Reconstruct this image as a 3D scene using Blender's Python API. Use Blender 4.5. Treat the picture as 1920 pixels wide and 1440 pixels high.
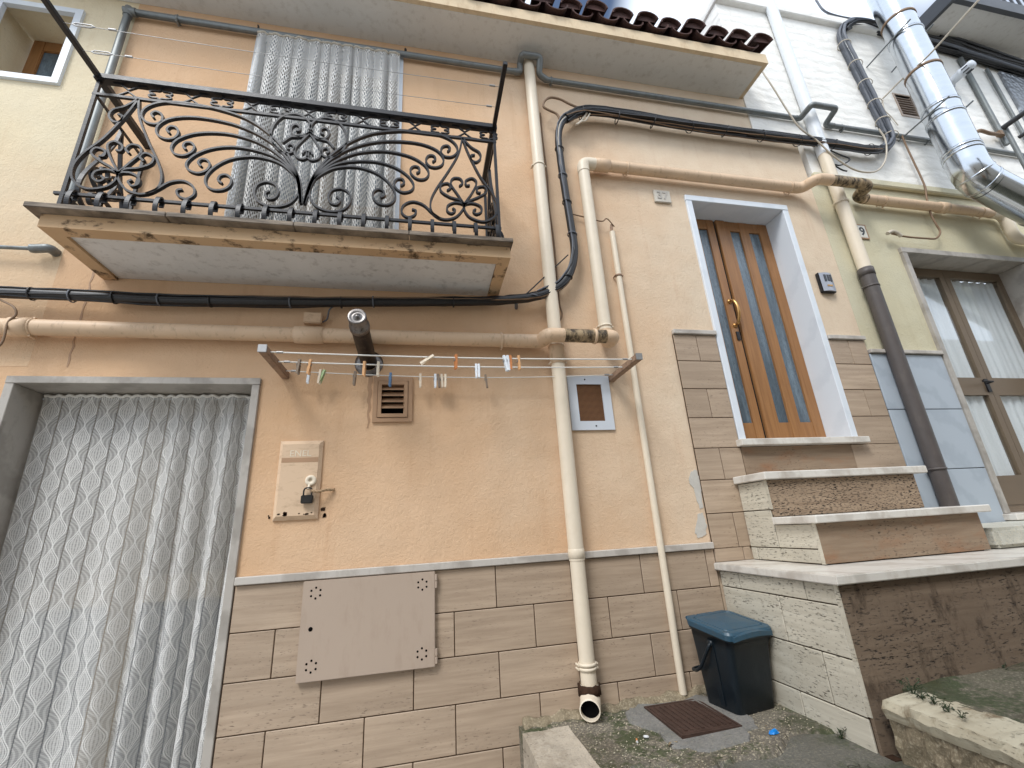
import bpy, bmesh, math, random
from mathutils import Vector, Matrix
random.seed(7)
scn = bpy.context.scene
for o in list(bpy.data.objects): bpy.data.objects.remove(o)
COL = scn.collection
PI = math.pi

# ------------------------------------------------------------------ camera
F, YAW, PITCH, ROLL = 821.0, 0.2152, 0.3190, -0.0611      # solved from the vanishing points
CAM = Vector((0, -2.75, 1.55))
ca, sa, cb, sb = math.cos(YAW), math.sin(YAW), math.cos(PITCH), math.sin(PITCH)
FW = Vector((sa*cb, ca*cb, sb)); R0 = Vector((ca, -sa, 0)); U0 = R0.cross(FW)
RT = R0*math.cos(ROLL) + U0*math.sin(ROLL); UP = U0*math.cos(ROLL) - R0*math.sin(ROLL)
cd = bpy.data.cameras.new('camera'); cam = bpy.data.objects.new('camera', cd); COL.objects.link(cam)
m = Matrix((RT, UP, -FW)).transposed().to_4x4(); m.translation = CAM; cam.matrix_world = m
cd.sensor_width = 36; cd.lens = F*36/1920; cd.clip_start = 0.05; cd.clip_end = 500
scn.camera = cam

# ------------------------------------------------------------------ sky, sun, exposure
SUN_EL, SUN_AZ = math.radians(50), math.radians(-140)      # azimuth measured from +Y towards +X
world = bpy.data.worlds.new('World'); scn.world = world; world.use_nodes = True
nt = world.node_tree; nt.nodes.clear()
def wn(t, **k):
    n = nt.nodes.new(t)
    for a, b in k.items(): setattr(n, a, b)
    return n
sky = wn('ShaderNodeTexSky', sky_type='NISHITA', sun_disc=False)
sky.sun_elevation = SUN_EL; sky.sun_rotation = SUN_AZ; sky.air_density = 1.0; sky.dust_density = 2.0
tc = wn('ShaderNodeTexCoord'); nz = wn('ShaderNodeTexNoise'); nz.inputs['Scale'].default_value = 1.6; nz.inputs['Detail'].default_value = 5
rp = wn('ShaderNodeValToRGB'); rp.color_ramp.elements[0].position = .27; rp.color_ramp.elements[1].position = .40
mx = wn('ShaderNodeMix', data_type='RGBA'); mx.inputs['B'].default_value = (9.3, 10.3, 11.7, 1)
bg = wn('ShaderNodeBackground'); bg.inputs['Strength'].default_value = 0.083; wo = wn('ShaderNodeOutputWorld')
nt.links.new(tc.outputs['Generated'], nz.inputs['Vector']); nt.links.new(nz.outputs['Fac'], rp.inputs['Fac'])
vd = wn('ShaderNodeVectorMath', operation='DISTANCE'); vd.inputs[1].default_value = (.262, .462, .848); nt.links.new(tc.outputs['Generated'], vd.inputs[0])
vn = wn('ShaderNodeMath', operation='MULTIPLY_ADD'); vn.inputs[1].default_value = .12; nt.links.new(nz.outputs['Fac'], vn.inputs[0]); nt.links.new(vd.outputs['Value'], vn.inputs[2])
r2 = wn('ShaderNodeValToRGB'); r2.color_ramp.elements[0].position = .10; r2.color_ramp.elements[1].position = .15; nt.links.new(vn.outputs[0], r2.inputs['Fac'])
mm = wn('ShaderNodeMath', operation='MULTIPLY'); nt.links.new(rp.outputs['Color'], mm.inputs[0]); nt.links.new(r2.outputs['Color'], mm.inputs[1])
nt.links.new(mm.outputs[0], mx.inputs['Factor']); nt.links.new(sky.outputs['Color'], mx.inputs['A'])
nt.links.new(mx.outputs['Result'], bg.inputs['Color']); nt.links.new(bg.outputs['Background'], wo.inputs['Surface'])
sd = bpy.data.lights.new('sun', 'SUN'); sd.energy = 1.5; sd.angle = math.radians(20); sd.color = (1, .985, .955)
sun = bpy.data.objects.new('sun', sd); COL.objects.link(sun)
sdir = Vector((math.sin(SUN_AZ)*math.cos(SUN_EL), math.cos(SUN_AZ)*math.cos(SUN_EL), math.sin(SUN_EL)))
sun.rotation_euler = sdir.to_track_quat('Z', 'Y').to_euler(); sun.location = sdir*20
vs = scn.view_settings; vs.view_transform = 'Standard'; vs.look = 'None'; vs.gamma = 1; vs.exposure = 0.70; vs.use_curve_mapping = False
scn.render.engine = 'CYCLES'; scn.render.resolution_x = 1024; scn.render.resolution_y = 768
scn.cycles.transparent_max_bounces = 16

# ------------------------------------------------------------------ pixel -> place
def ray(x, y): return (RT*((x-960)/F) - UP*((y-720)/F) + FW)
def W(x, y, Y=0.0):
    d = ray(x, y); return CAM + d*((Y-CAM.y)/d.y)
def WZ(x, y, Z):
    d = ray(x, y); return CAM + d*((Z-CAM.z)/d.z)

# ------------------------------------------------------------------ mesh builder
class MB:
    def __init__(s): s.v = []; s.f = []; s.uv = {}; s.sm = set()
    def box(s, x0, x1, y0, y1, z0, z1):
        b = len(s.v); s.v += [(x, y, z) for x in (x0, x1) for y in (y0, y1) for z in (z0, z1)]
        s.f += [tuple(b+i for i in q) for q in ((0,1,3,2),(4,6,7,5),(0,4,5,1),(2,3,7,6),(0,2,6,4),(1,5,7,3))]; return s
    def quad(s, a, b_, c, d):
        b = len(s.v); s.v += [tuple(a), tuple(b_), tuple(c), tuple(d)]; s.f.append((b, b+1, b+2, b+3)); return s
    def loft(s, rings, closed=True, caps=(True, True), smooth=False):
        b = len(s.v); n = len(rings[0])
        for r in rings: s.v += [tuple(p) for p in r]
        for i in range(len(rings)-1):
            for j in range(n if closed else n-1):
                k = (j+1) % n; f = (b+i*n+j, b+i*n+k, b+(i+1)*n+k, b+(i+1)*n+j)
                if smooth: s.sm.add(len(s.f))
                s.f.append(f)
        for c_, r_, rv_ in ((caps[0], rings[0], True), (caps[1], rings[-1], False)):
            if not c_: continue
            if smooth: q = len(s.v); s.v += [tuple(p) for p in r_]
            else: q = b if rv_ else b+(len(rings)-1)*n
            idx = [q+j for j in range(n)]; s.f.append(tuple(idx[::-1] if rv_ else idx))
        return s
    def tube(s, path, r, n=10, caps=(True, True)):
        path = [Vector(p) for p in path]; rings = []; L = len(path)
        t = (path[1]-path[0]).normalized(); up = Vector((0, 0, 1)) if abs(t.z) < .9 else Vector((1, 0, 0))
        a = t.cross(up).normalized()
        for i, p in enumerate(path):
            t = (path[min(i+1, L-1)] - path[max(i-1, 0)])
            if t.length < 1e-9: t = Vector((0, 0, 1))
            t.normalize(); a = (a - t*a.dot(t)); a = a.normalized() if a.length > 1e-6 else t.orthogonal().normalized()
            c = t.cross(a); rr = r(i/(L-1)) if callable(r) else r
            rings.append([p + (a*math.cos(2*PI*k/n) + c*math.sin(2*PI*k/n))*rr for k in range(n)])
        return s.loft(rings, True, caps, True)
    def strip(s, path, nrm, w, d):
        path = [Vector(p) for p in path]; nrm = Vector(nrm); L = len(path); rings = []
        for i, p in enumerate(path):
            t = (path[min(i+1, L-1)] - path[max(i-1, 0)]).normalized(); q = t.cross(nrm).normalized()
            rings.append([p+q*w/2+nrm*d/2, p-q*w/2+nrm*d/2, p-q*w/2-nrm*d/2, p+q*w/2-nrm*d/2])
        return s.loft(rings)
    def lathe(s, c, axis, prof, n=20, caps=(False, False)):
        axis = Vector(axis).normalized(); a = axis.orthogonal().normalized(); b = axis.cross(a); c = Vector(c)
        return s.loft([[c + axis*h + (a*math.cos(2*PI*k/n)+b*math.sin(2*PI*k/n))*max(r, 1e-5) for k in range(n)] for r, h in prof], True, caps, True)

WL = {}
def obj(name, mb, mat, parent=None, label=None, cat=None, group=None, kind=None, bevel=0, smooth=False):
    me = bpy.data.meshes.new(name)
    vs_ = [Vector(v) for v in mb.v]
    lo = Vector((min(v.x for v in vs_), min(v.y for v in vs_), min(v.z for v in vs_))); hi = Vector((max(v.x for v in vs_), max(v.y for v in vs_), max(v.z for v in vs_)))
    c = Vector(((lo.x+hi.x)/2, (lo.y+hi.y)/2, lo.z))
    me.from_pydata([tuple(v-c) for v in vs_], [], mb.f)
    for i, p in enumerate(me.polygons): p.use_smooth = smooth or (i in mb.sm)
    if mb.uv:
        ul = me.uv_layers.new(name='UVMap')
        for lp in me.loops: ul.data[lp.index].uv = mb.uv.get(lp.vertex_index, (0, 0))
    bm = bmesh.new(); bm.from_mesh(me); bmesh.ops.recalc_face_normals(bm, faces=bm.faces)
    if bevel: bmesh.ops.bevel(bm, geom=[e for e in bm.edges if e.is_manifold and e.calc_face_angle(0) > .6], offset=bevel, segments=2, affect='EDGES', clamp_overlap=True)
    bm.to_mesh(me); bm.free()
    me.materials.append(mat)
    return link(name, me, c, parent, label, cat, group, kind)
def link(name, me, c, parent=None, label=None, cat=None, group=None, kind=None):
    o = bpy.data.objects.new(name, me); COL.objects.link(o); c = Vector(c); WL[o] = c
    if parent is not None: o.parent = parent; o.location = c - WL[parent]
    else: o.location = c
    tag(o, label, cat, group, kind); return o
def tag(o, label=None, cat=None, group=None, kind=None):
    for k, v in (('label', label), ('category', cat), ('group', group), ('kind', kind)):
        if v: o[k] = v
    return o
def thing(name, label, cat, loc, group=None):
    o = bpy.data.objects.new(name, None); o.empty_display_size = .1; COL.objects.link(o); o.location = loc; WL[o] = Vector(loc)
    return tag(o, label, cat, group)
BOXC = {}
def piece(name, x0, x1, y0, y1, z0, z1, mat, parent, bevel=.0025, label=None):
    k = (round(x1-x0, 4), round(y1-y0, 4), round(z1-z0, 4), mat.name, bevel)
    if k not in BOXC:
        me = bpy.data.meshes.new(name); bm = bmesh.new(); bmesh.ops.create_cube(bm, size=1)
        bmesh.ops.scale(bm, vec=k[:3], verts=bm.verts)
        if bevel: bmesh.ops.bevel(bm, geom=list(bm.edges), offset=min(bevel, min(k[:3])*.3), segments=1, affect='EDGES')
        bm.to_mesh(me); bm.free(); me.materials.append(mat); BOXC[k] = me
    return link(name, BOXC[k], ((x0+x1)/2, (y0+y1)/2, (z0+z1)/2), parent, label)
def bx(*a): return MB().box(*a)
def catmull(P, n=6, closed=False):
    P = [Vector(p) for p in P]; out = []; L = len(P)
    for i in range(L-1):
        p0 = P[i-1] if i > 0 else P[0]*2-P[1]; p1, p2 = P[i], P[i+1]; p3 = P[i+2] if i+2 < L else P[-1]*2-P[-2]
        for k in range(n):
            t = k/n; out.append(.5*((2*p1)+(p2-p0)*t+(2*p0-5*p1+4*p2-p3)*t*t+(3*p1-p0-3*p2+p3)*t**3))
    return out + [P[-1]]
def fillet(P, r, n=6):
    P = [Vector(p) for p in P]; out = [P[0]]
    for i in range(1, len(P)-1):
        a, b, c = P[i-1], P[i], P[i+1]; d1 = (a-b); d2 = (c-b); q = min(r, d1.length*.49, d2.length*.49)
        s, e = b+d1.normalized()*q, b+d2.normalized()*q
        for k in range(n+1):
            t = k/n; out.append(s*(1-t)**2 + b*2*t*(1-t) + e*t*t)
    return out + [P[-1]]
def text_mb(txt, size, depth, bold=False):
    cu = bpy.data.curves.new('txt', 'FONT'); cu.body = txt; cu.size = size; cu.extrude = depth; cu.align_x = 'CENTER'; cu.align_y = 'CENTER'
    if bold: cu.offset = size*.02
    o = bpy.data.objects.new('txt', cu); COL.objects.link(o); bpy.context.view_layer.update()
    me = bpy.data.meshes.new_from_object(o.evaluated_get(bpy.context.evaluated_depsgraph_get()))
    mb = MB(); mb.v = [tuple(v.co) for v in me.vertices]; mb.f = [tuple(p.vertices) for p in me.polygons]
    bpy.data.objects.remove(o); bpy.data.meshes.remove(me); return mb
def wall_text(txt, cx, z, y, size, depth, mat, parent, bold=False, name='lettering'):
    mb = text_mb(txt, size, depth, bold); mb.v = [(cx+a, y-c, z+b) for a, b, c in mb.v]
    return obj(name, mb, mat, parent)

# ------------------------------------------------------------------ materials
def lin(r, g, b): return tuple(((c/255+.055)/1.055)**2.4 if c > 10 else c/255/12.92 for c in (r, g, b)) + (1,)
class NT:
    def __init__(s, name):
        s.m = bpy.data.materials.new(name); s.m.use_nodes = True; s.t = s.m.node_tree; s.b = s.t.nodes['Principled BSDF']; s.o = s.t.nodes['Material Output']
    def n(s, t, ins=None, **k):
        nd = s.t.nodes.new(t)
        for a, b in k.items(): setattr(nd, a, b)
        for a, b in (ins or {}).items(): s.set(nd, a, b)
        return nd
    def set(s, nd, a, v):
        if hasattr(v, 'is_output'): s.t.links.new(v, nd.inputs[a])
        else: nd.inputs[a].default_value = v
    def math(s, op, a, b=None, c=None, clamp=False):
        nd = s.n('ShaderNodeMath', operation=op, use_clamp=clamp); s.set(nd, 0, a)
        if b is not None: s.set(nd, 1, b)
        if c is not None: s.set(nd, 2, c)
        return nd.outputs[0]
    def pos(s, scale=(1, 1, 1), rnd=0):
        g = s.n('ShaderNodeNewGeometry').outputs['Position']
        if rnd:
            oi = s.n('ShaderNodeObjectInfo').outputs['Random']; v = s.n('ShaderNodeCombineXYZ', {'X': s.math('MULTIPLY', oi, rnd), 'Y': s.math('MULTIPLY', oi, rnd*.7), 'Z': s.math('MULTIPLY', oi, rnd*1.3)})
            g = s.n('ShaderNodeVectorMath', {0: g, 1: v.outputs[0]}, operation='ADD').outputs[0]
        return s.n('ShaderNodeMapping', {'Vector': g, 'Scale': scale}).outputs[0]
    def noise(s, v, scale, detail=4, rough=.5, dist=0): return s.n('ShaderNodeTexNoise', {'Vector': v, 'Scale': scale, 'Detail': detail, 'Roughness': rough, 'Distortion': dist}).outputs['Fac']
    def ramp(s, f, a, b, ca=(0, 0, 0, 1), cb=(1, 1, 1, 1)):
        r = s.n('ShaderNodeValToRGB', {'Fac': f}); e = r.color_ramp.elements; e[0].position = a; e[1].position = b; e[0].color = ca; e[1].color = cb; return r.outputs['Color']
    def mix(s, f, a, b, bt='MIX'): 
        nd = s.n('ShaderNodeMix', data_type='RGBA', blend_type=bt); s.set(nd, 'Factor', f); s.set(nd, 'A', a); s.set(nd, 'B', b); return nd.outputs['Result']
    def bump(s, h, strength=.5, dist=.01, nrm=None):
        nd = s.n('ShaderNodeBump', {'Height': h, 'Strength': strength, 'Distance': dist})
        if nrm is not None: s.set(nd, 'Normal', nrm)
        return nd.outputs['Normal']
    def fin(s, col, rough=.7, nrm=None, metal=0, spec=.4):
        s.set(s.b, 'Base Color', col); s.set(s.b, 'Roughness', rough); s.set(s.b, 'Metallic', metal); s.set(s.b, 'Specular IOR Level', spec)
        if nrm is not None: s.set(s.b, 'Normal', nrm)
        return s.m
def sc(c, k): return tuple(x*k for x in c[:3]) + (1,)

def plain(name, col, rough=.6, metal=0, var=.12, vs=8, bump=.0, bs=60, spec=.4, rnd=0., dirt=None, dirt_amt=.0, dscale=(6, 6, 2), dlo=.52):
    t = NT(name); p = t.pos(rnd=5 if rnd else 0); n = t.noise(p, vs, 6)
    c = t.mix(n, sc(col, 1-var*1.6), sc(col, 1+var*1.6))
    if rnd: c = t.mix(t.math('MULTIPLY', t.n('ShaderNodeObjectInfo').outputs['Random'], rnd), c, sc(col, .5))
    if dirt is not None:
        d = t.ramp(t.noise(t.pos(dscale, 5 if rnd else 0), 3, 8, .65), dlo, dlo+.2); c = t.mix(t.math('MULTIPLY', d, dirt_amt), c, dirt)
    nr = t.bump(t.noise(p, bs, 3), bump, .004) if bump else None
    r = t.math('MULTIPLY_ADD', n, .2, rough-.1)
    return t.fin(c, r, nr, metal, spec)

def plaster(name, col, col2, stain, right_tone=None, low=None):
    t = NT(name); p = t.pos()
    a = t.noise(p, .9, 5, .6); b = t.noise(p, 6, 6, .6); c = t.mix(t.ramp(a, .35, .65), col, col2)
    if right_tone is not None:      # tone gets paler, unevenly, towards the right end
        x = t.n('ShaderNodeSeparateXYZ', {0: p}).outputs[0]
        f = t.ramp(t.math('ADD', t.math('MULTIPLY', x, .16), t.math('MULTIPLY', t.noise(p, 1.1, 5, .6), .5)), .30, .62); c = t.mix(f, c, right_tone)
    if low is not None:         # paint blends into a second tone lower down
        z = t.n('ShaderNodeSeparateXYZ', {0: p}).outputs[2]
        c = t.mix(t.ramp(t.math('ADD', t.math('MULTIPLY', z, .2), t.math('MULTIPLY', t.noise(p, 2.2, 5, .6), .16)), .66, .92), low, c)
    c = t.mix(t.math('MULTIPLY', t.ramp(b, .4, .7), .22), c, sc(col, .78))
    st = t.ramp(t.noise(t.pos((5, 5, .5)), 2.2, 6, .65), .56, .75); c = t.mix(t.math('MULTIPLY', st, .22), c, stain)
    sp = t.ramp(t.noise(p, 38, 2), .70, .76); c = t.mix(t.math('MULTIPLY', sp, .25), c, sc(stain, .5))
    h1 = t.noise(p, 46, 5, .62, .6); h2 = t.noise(t.pos((1, 1, 1.7)), 130, 3, .6); h3 = t.noise(p, 3, 2)
    nr = t.bump(h3, .5, .03); nr = t.bump(h1, .55, .008, nr); nr = t.bump(h2, .6, .004, nr)
    return t.fin(c, .9, nr, 0, .15)

def travertine(name, c1, c2, dark, rnd=6, pit=.35, horiz=True, rough=.5, bump=.3, moss=None, rust=None):
    t = NT(name); sx = (2.2, 2.2, 34) if horiz else (34, 34, 2.2)
    p = t.pos(sx, rnd); g = t.noise(p, 1, 7, .62, .35); q = t.noise(t.pos((1.5, 1.5, 5), rnd), 1.2, 5)
    c = t.mix(t.ramp(g, .36, .64), c1, sc(c2, .93))
    c = t.mix(t.math('MULTIPLY', t.ramp(q, .45, .72), .45), c, sc(c1, .72))
    oi = t.n('ShaderNodeObjectInfo').outputs['Random']; c = t.mix(t.math('MULTIPLY', oi, .34), c, sc(c2, .62))
    pp = t.noise(t.pos((22, 22, 95) if horiz else (95, 95, 22), rnd), 1.7, 4, .6); pm = t.ramp(pp, .60-.07*max(0, pit-.6), .68-.07*max(0, pit-.6))
    area = t.ramp(t.noise(t.pos((2, 2, 5), rnd), 1.3, 3), .40-.22*max(0, pit-.55), .62-.22*max(0, pit-.55))
    pitm = t.math('MULTIPLY', t.math('MULTIPLY', pm, area), pit)
    c = t.mix(pitm, c, dark)
    if rust is not None: c = t.mix(t.math('MULTIPLY', t.ramp(t.noise(t.pos((2, 2, 5)), 1.7, 6, .6), .5, .72), .5), c, rust)
    if moss is not None: c = t.mix(t.math('MULTIPLY', t.ramp(t.noise(t.pos((5, 5, 2.2)), 1.9, 9, .72), .53, .66), .8), c, moss)
    nr = t.bump(g, bump*.5, .003); nr = t.bump(t.math('SUBTRACT', 1, pitm), bump*1.6, .004, nr)
    return t.fin(c, rough, nr, 0, .35)

def marble(name, col, vein, rough=.35, dirt=None):
    t = NT(name); p = t.pos((1, 1, 1), 7); w = t.n('ShaderNodeTexWave', {'Vector': p, 'Scale': 1.4, 'Distortion': 9, 'Detail': 5, 'Detail Roughness': .65}, wave_type='BANDS', bands_direction='DIAGONAL').outputs['Fac']
    n = t.noise(p, 5, 7, .6); c = t.mix(t.math('MULTIPLY', t.ramp(w, .62, .98), .55), col, vein); c = t.mix(t.math('MULTIPLY', n, .28), c, sc(vein, 1.05))
    if dirt is not None: c = t.mix(t.math('MULTIPLY', t.ramp(t.noise(t.pos((9, 9, 5), 3), 1.5, 8, .7), .5, .78), .5), c, dirt)
    return t.fin(c, rough, t.bump(n, .12, .002), 0, .45)

M = {}
M['peach'] = plaster('peach_plaster', lin(221, 188, 155), lin(213, 175, 138), lin(178, 132, 96), lin(222, 203, 179))
M['cream'] = plaster('cream_plaster', lin(226, 214, 187), lin(222, 205, 173), lin(188, 156, 118), None, lin(219, 186, 152))
M['green'] = plaster('yellow_green_plaster', lin(211, 206, 182), lin(205, 196, 166), lin(166, 152, 116))
M['soffit'] = plain('soffit_paint', lin(218, 216, 212), .9, var=.06, vs=3, bump=.25, bs=70, spec=.1, dirt=lin(160, 150, 138), dirt_amt=.35)
M['slab_under'] = plain('balcony_soffit_paint', lin(220, 218, 216), .9, var=.08, vs=4, bump=.3, bs=60, spec=.1, dirt=lin(150, 145, 140), dirt_amt=.5)
M['fascia'] = plain('fascia_paint', lin(214, 194, 164), .9, var=.08, vs=4, bump=.3, bs=70, spec=.1, dirt=lin(150, 110, 70), dirt_amt=.3)
M['tile'] = travertine('travertine_tile', lin(192, 171, 149), lin(173, 152, 131), lin(88, 70, 56), pit=.6, rough=.42)
M['stair_tile'] = travertine('pale_travertine', lin(216, 209, 192), lin(202, 194, 176), lin(84, 76, 66), pit=.85, rough=.7, bump=.6)
M['riser'] = travertine('weathered_riser', lin(172, 150, 126), lin(146, 124, 102), lin(38, 31, 26), pit=1.25, rough=.75, bump=.8, rnd=3)
M['riser_rust'] = travertine('rust_stained_riser', lin(158, 138, 116), lin(142, 120, 99), lin(38, 30, 24), pit=.7, rough=.75, bump=.6, rnd=3, rust=lin(150, 92, 48))
M['riser_dirty'] = travertine('mould_stained_riser', lin(138, 120, 102), lin(122, 104, 87), lin(34, 27, 22), pit=.9, rough=.75, bump=.6, rnd=3, moss=lin(52, 40, 30))
M['trim'] = marble('grey_marble_trim', lin(196, 190, 182), lin(150, 142, 134), .45, dirt=lin(120, 108, 95))
M['tread'] = marble('white_marble_tread', lin(222, 218, 210), lin(176, 168, 158), .3, dirt=lin(150, 128, 104))
M['jamb'] = marble('white_marble_jamb', lin(220, 226, 233), lin(206, 213, 221), .4)
M['jamb_grey'] = marble('grey_marble_jamb', lin(180, 174, 166), lin(136, 130, 122), .45, dirt=lin(110, 100, 88))
M['blue_marble'] = marble('blue_grey_marble', lin(176, 186, 196), lin(158, 168, 179), .3)
M['grout'] = plain('dark_grout', lin(84, 68, 54), .9, var=.2, spec=.1)
M['pipe'] = plain('beige_pvc', lin(224, 211, 190), .45, var=.05, vs=5, dirt=lin(160, 132, 104), dirt_amt=.08, dscale=(5, 5, 5))
M['pipe_h'] = plain('weathered_beige_pvc', lin(212, 184, 154), .5, var=.1, vs=6, dirt=lin(112, 84, 56), dirt_amt=.5, dscale=(12, 9, 5), dlo=.55)
M['pipe_mould'] = plain('mould_covered_pvc', lin(168, 146, 114), .6, var=.2, vs=9, dirt=lin(48, 39, 30), dirt_amt=.95, dscale=(9, 7, 5), bump=.2, dlo=.40)
M['pipe_white'] = plain('white_pvc', lin(224, 228, 232), .4, var=.05, dirt=lin(170, 165, 155), dirt_amt=.25)
M['pipe_dark'] = plain('dark_grey_pvc', lin(84, 78, 76), .5, var=.12, vs=14, dirt=lin(120, 110, 100), dirt_amt=.25)
M['galv'] = plain('grey_painted_steel_pipe', lin(122, 126, 126), .42, .35, var=.15, vs=14, dirt=lin(84, 70, 58), dirt_amt=.35)
M['cable'] = plain('black_cable', lin(25, 25, 28), .42, var=.25, vs=20, spec=.5, dirt=lin(76, 71, 66), dirt_amt=.3, dscale=(30, 30, 30))
M['cable_grey'] = plain('grey_cable', lin(94, 98, 106), .5, var=.15, vs=20)
M['cable_light'] = plain('pale_cable', lin(190, 180, 164), .55, var=.12, vs=20)
M['cable_brown'] = plain('brown_cable', lin(128, 104, 82), .6, var=.15, vs=20)
M['iron'] = plain('black_wrought_iron', lin(30, 30, 34), .42, .25, var=.2, vs=30, bump=.15, bs=120, spec=.5, dirt=lin(70, 64, 62), dirt_amt=.2, dscale=(20, 20, 20))
M['soot'] = plain('sooty_flue', lin(44, 38, 36), .38, .5, var=.35, vs=24, dirt=lin(98, 84, 74), dirt_amt=.45, dscale=(16, 16, 16))
M['alu_trim'] = plain('sooted_aluminium', lin(120, 116, 114), .36, .85, var=.25, vs=20, dirt=lin(30, 26, 24), dirt_amt=.85, dscale=(18, 18, 18))
M['zinc'] = plain('zinc', lin(168, 168, 168), .4, .8, var=.12, vs=20)
M['wood_old'] = plain('weathered_bracket', lin(150, 124, 104), .8, var=.25, vs=25, bump=.3, dirt=lin(84, 60, 44), dirt_amt=.6, dscale=(12, 12, 12))
M['line'] = plain('white_line', lin(228, 226, 220), .6, var=.03)
M['gas'] = plain('taupe_painted_metal', lin(178, 160, 144), .42, var=.03, vs=2, dirt=lin(140, 116, 94), dirt_amt=.2)
M['meter'] = plain('peach_painted_plastic', lin(212, 184, 154), .55, var=.05, vs=6, dirt=lin(128, 96, 68), dirt_amt=.35, dscale=(6, 6, 14))
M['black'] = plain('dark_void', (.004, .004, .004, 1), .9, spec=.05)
M['frame_brown'] = plain('taupe_vent_frame', lin(172, 138, 108), .5, var=.06)
M['white_metal'] = plain('white_painted_metal', lin(206, 212, 220), .4, var=.04)
M['plate'] = marble('stone_number_plate', lin(206, 200, 188), lin(180, 172, 160), .5)
M['ceramic'] = plain('white_ceramic', lin(216, 212, 200), .3, var=.04)
M['blacktext'] = plain('black_enamel', (.012, .012, .014, 1), .35)
M['intercom'] = plain('silver_plastic', lin(170, 174, 184), .35, .3, var=.04)
M['intercom_dark'] = plain('black_plastic', lin(34, 34, 38), .4)
M['brass'] = plain('aged_brass', lin(188, 146, 92), .3, .85, var=.15, vs=20)
M['padlock'] = plain('black_padlock', lin(44, 42, 40), .4, .3, var=.2, vs=40)
M['rope'] = plain('rope', lin(172, 146, 116), .9, var=.2, vs=60)
M['bin'] = plain('dark_blue_green_plastic', lin(13, 25, 33), .42, var=.14, vs=10, bump=.12, bs=160, spec=.45, dirt=lin(52, 60, 64), dirt_amt=.22, dscale=(9, 9, 3))
M['bin_lid'] = plain('teal_lid_plastic', lin(46, 78, 97), .36, var=.1, vs=9, bump=.08, bs=120, spec=.5, dirt=lin(70, 74, 70), dirt_amt=.5, dscale=(12, 12, 12))
M['rust'] = plain('rusty_iron', lin(74, 56, 48), .75, .2, var=.3, vs=30, bump=.5, bs=60, dirt=lin(58, 38, 28), dirt_amt=.7, dscale=(9, 9, 9))
M['terracotta'] = plain('old_roof_tile', lin(80, 55, 50), .85, var=.3, vs=14, bump=.4, bs=60, rnd=.55, dirt=lin(46, 40, 38), dirt_amt=.8, dscale=(7, 7, 7))
M['brown_alu'] = plain('brown_aluminium', lin(124, 108, 90), .38, .4, var=.06)
M['dark_steel'] = plain('dark_grey_steel', lin(72, 74, 78), .45, .4, var=.12)
M['patch'] = plain('bare_grey_render', lin(196, 192, 184), .9, var=.12, vs=14, bump=.5, bs=60, spec=.1)
M['grime_and_shade'] = plain('dark_grime_and_shade', lin(62, 46, 36), .9, var=.4, vs=40, bump=.4, bs=80, spec=.1)  # real grime, and the dark of the unlit rooms
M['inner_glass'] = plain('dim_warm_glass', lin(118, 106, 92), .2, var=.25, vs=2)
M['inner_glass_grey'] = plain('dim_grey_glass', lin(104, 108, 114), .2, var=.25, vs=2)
M['leaf_taupe'] = plain('taupe_door_leaf', lin(150, 138, 122), .5, var=.06)
M['blue_litter'] = plain('blue_plastic', lin(30, 132, 214), .35, var=.1, vs=60)
M['paper'] = plain('white_paper', lin(214, 216, 218), .8, var=.1)
M['filter'] = plain('cigarette_filter', lin(200, 130, 78), .8, var=.1)
M['leafdry'] = plain('dry_leaf', lin(150, 132, 104), .8, var=.2, vs=40)
M['weed'] = plain('weed_leaf', lin(56, 68, 44), .6, var=.3, vs=30, rnd=.4)
PEG = {k: plain('peg_'+k, c, .6, var=.15, vs=60, bump=.2, bs=120) for k, c in dict(wood=lin(208, 160, 112), pale=lin(222, 206, 184), grey=lin(130, 114, 98), orange=lin(196, 126, 74), white=lin(226, 232, 238), blue=lin(96, 128, 164), green=lin(172, 196, 146), cream=lin(236, 222, 200)).items()}

def mk_wood():
    t = NT('orange_varnished_wood'); p = t.pos((26, 26, 1.6), 4); g = t.noise(p, 1.3, 6, .6, .8)
    c = t.mix(t.ramp(g, .3, .7), lin(164, 118, 74), lin(137, 95, 57)); return t.fin(c, .38, t.bump(g, .12, .002), 0, .45)
M['wood'] = mk_wood()
def mk_obscure():
    t = NT('blue_obscure_glass'); p = t.pos((1, 1, 1)); a = t.noise(t.pos((40, 40, 12)), 1.6, 5, .65, 1.2); b = t.noise(t.pos((14, 14, 1.2)), 1.2, 4)
    c = t.mix(t.ramp(b, .35, .65), lin(78, 92, 103), lin(116, 134, 147)); c = t.mix(t.math('MULTIPLY', t.ramp(a, .45, .7), .6), c, lin(52, 64, 74))
    return t.fin(c, .16, t.bump(a, .5, .004), 0, .8)
M['obscure'] = mk_obscure()
def mk_glass():
    t = NT('window_glass'); tr = t.n('ShaderNodeBsdfTransparent', {'Color': (.95, .96, .96, 1)}); gl = t.n('ShaderNodeBsdfGlossy', {'Roughness': .03, 'Color': (.95, .97, 1, 1)})
    fr = t.n('ShaderNodeLayerWeight', {'Blend': .5}); mx_ = t.n('ShaderNodeMixShader', {0: t.math('MULTIPLY_ADD', t.math('POWER', fr.outputs['Facing'], 3.0), .45, .04, clamp=True), 1: tr.outputs[0], 2: gl.outputs[0]}); t.t.links.new(mx_.outputs[0], t.o.inputs['Surface']); return t.m
M['glass'] = mk_glass()
def mk_steel():
    t = NT('polished_steel_duct'); n = t.noise(t.pos((3, 3, 8)), 2, 4); return t.fin(t.mix(n, (.52, .56, .61, 1), (.64, .67, .71, 1)), t.math('MULTIPLY_ADD', n, .10, .14), None, 1)
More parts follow.
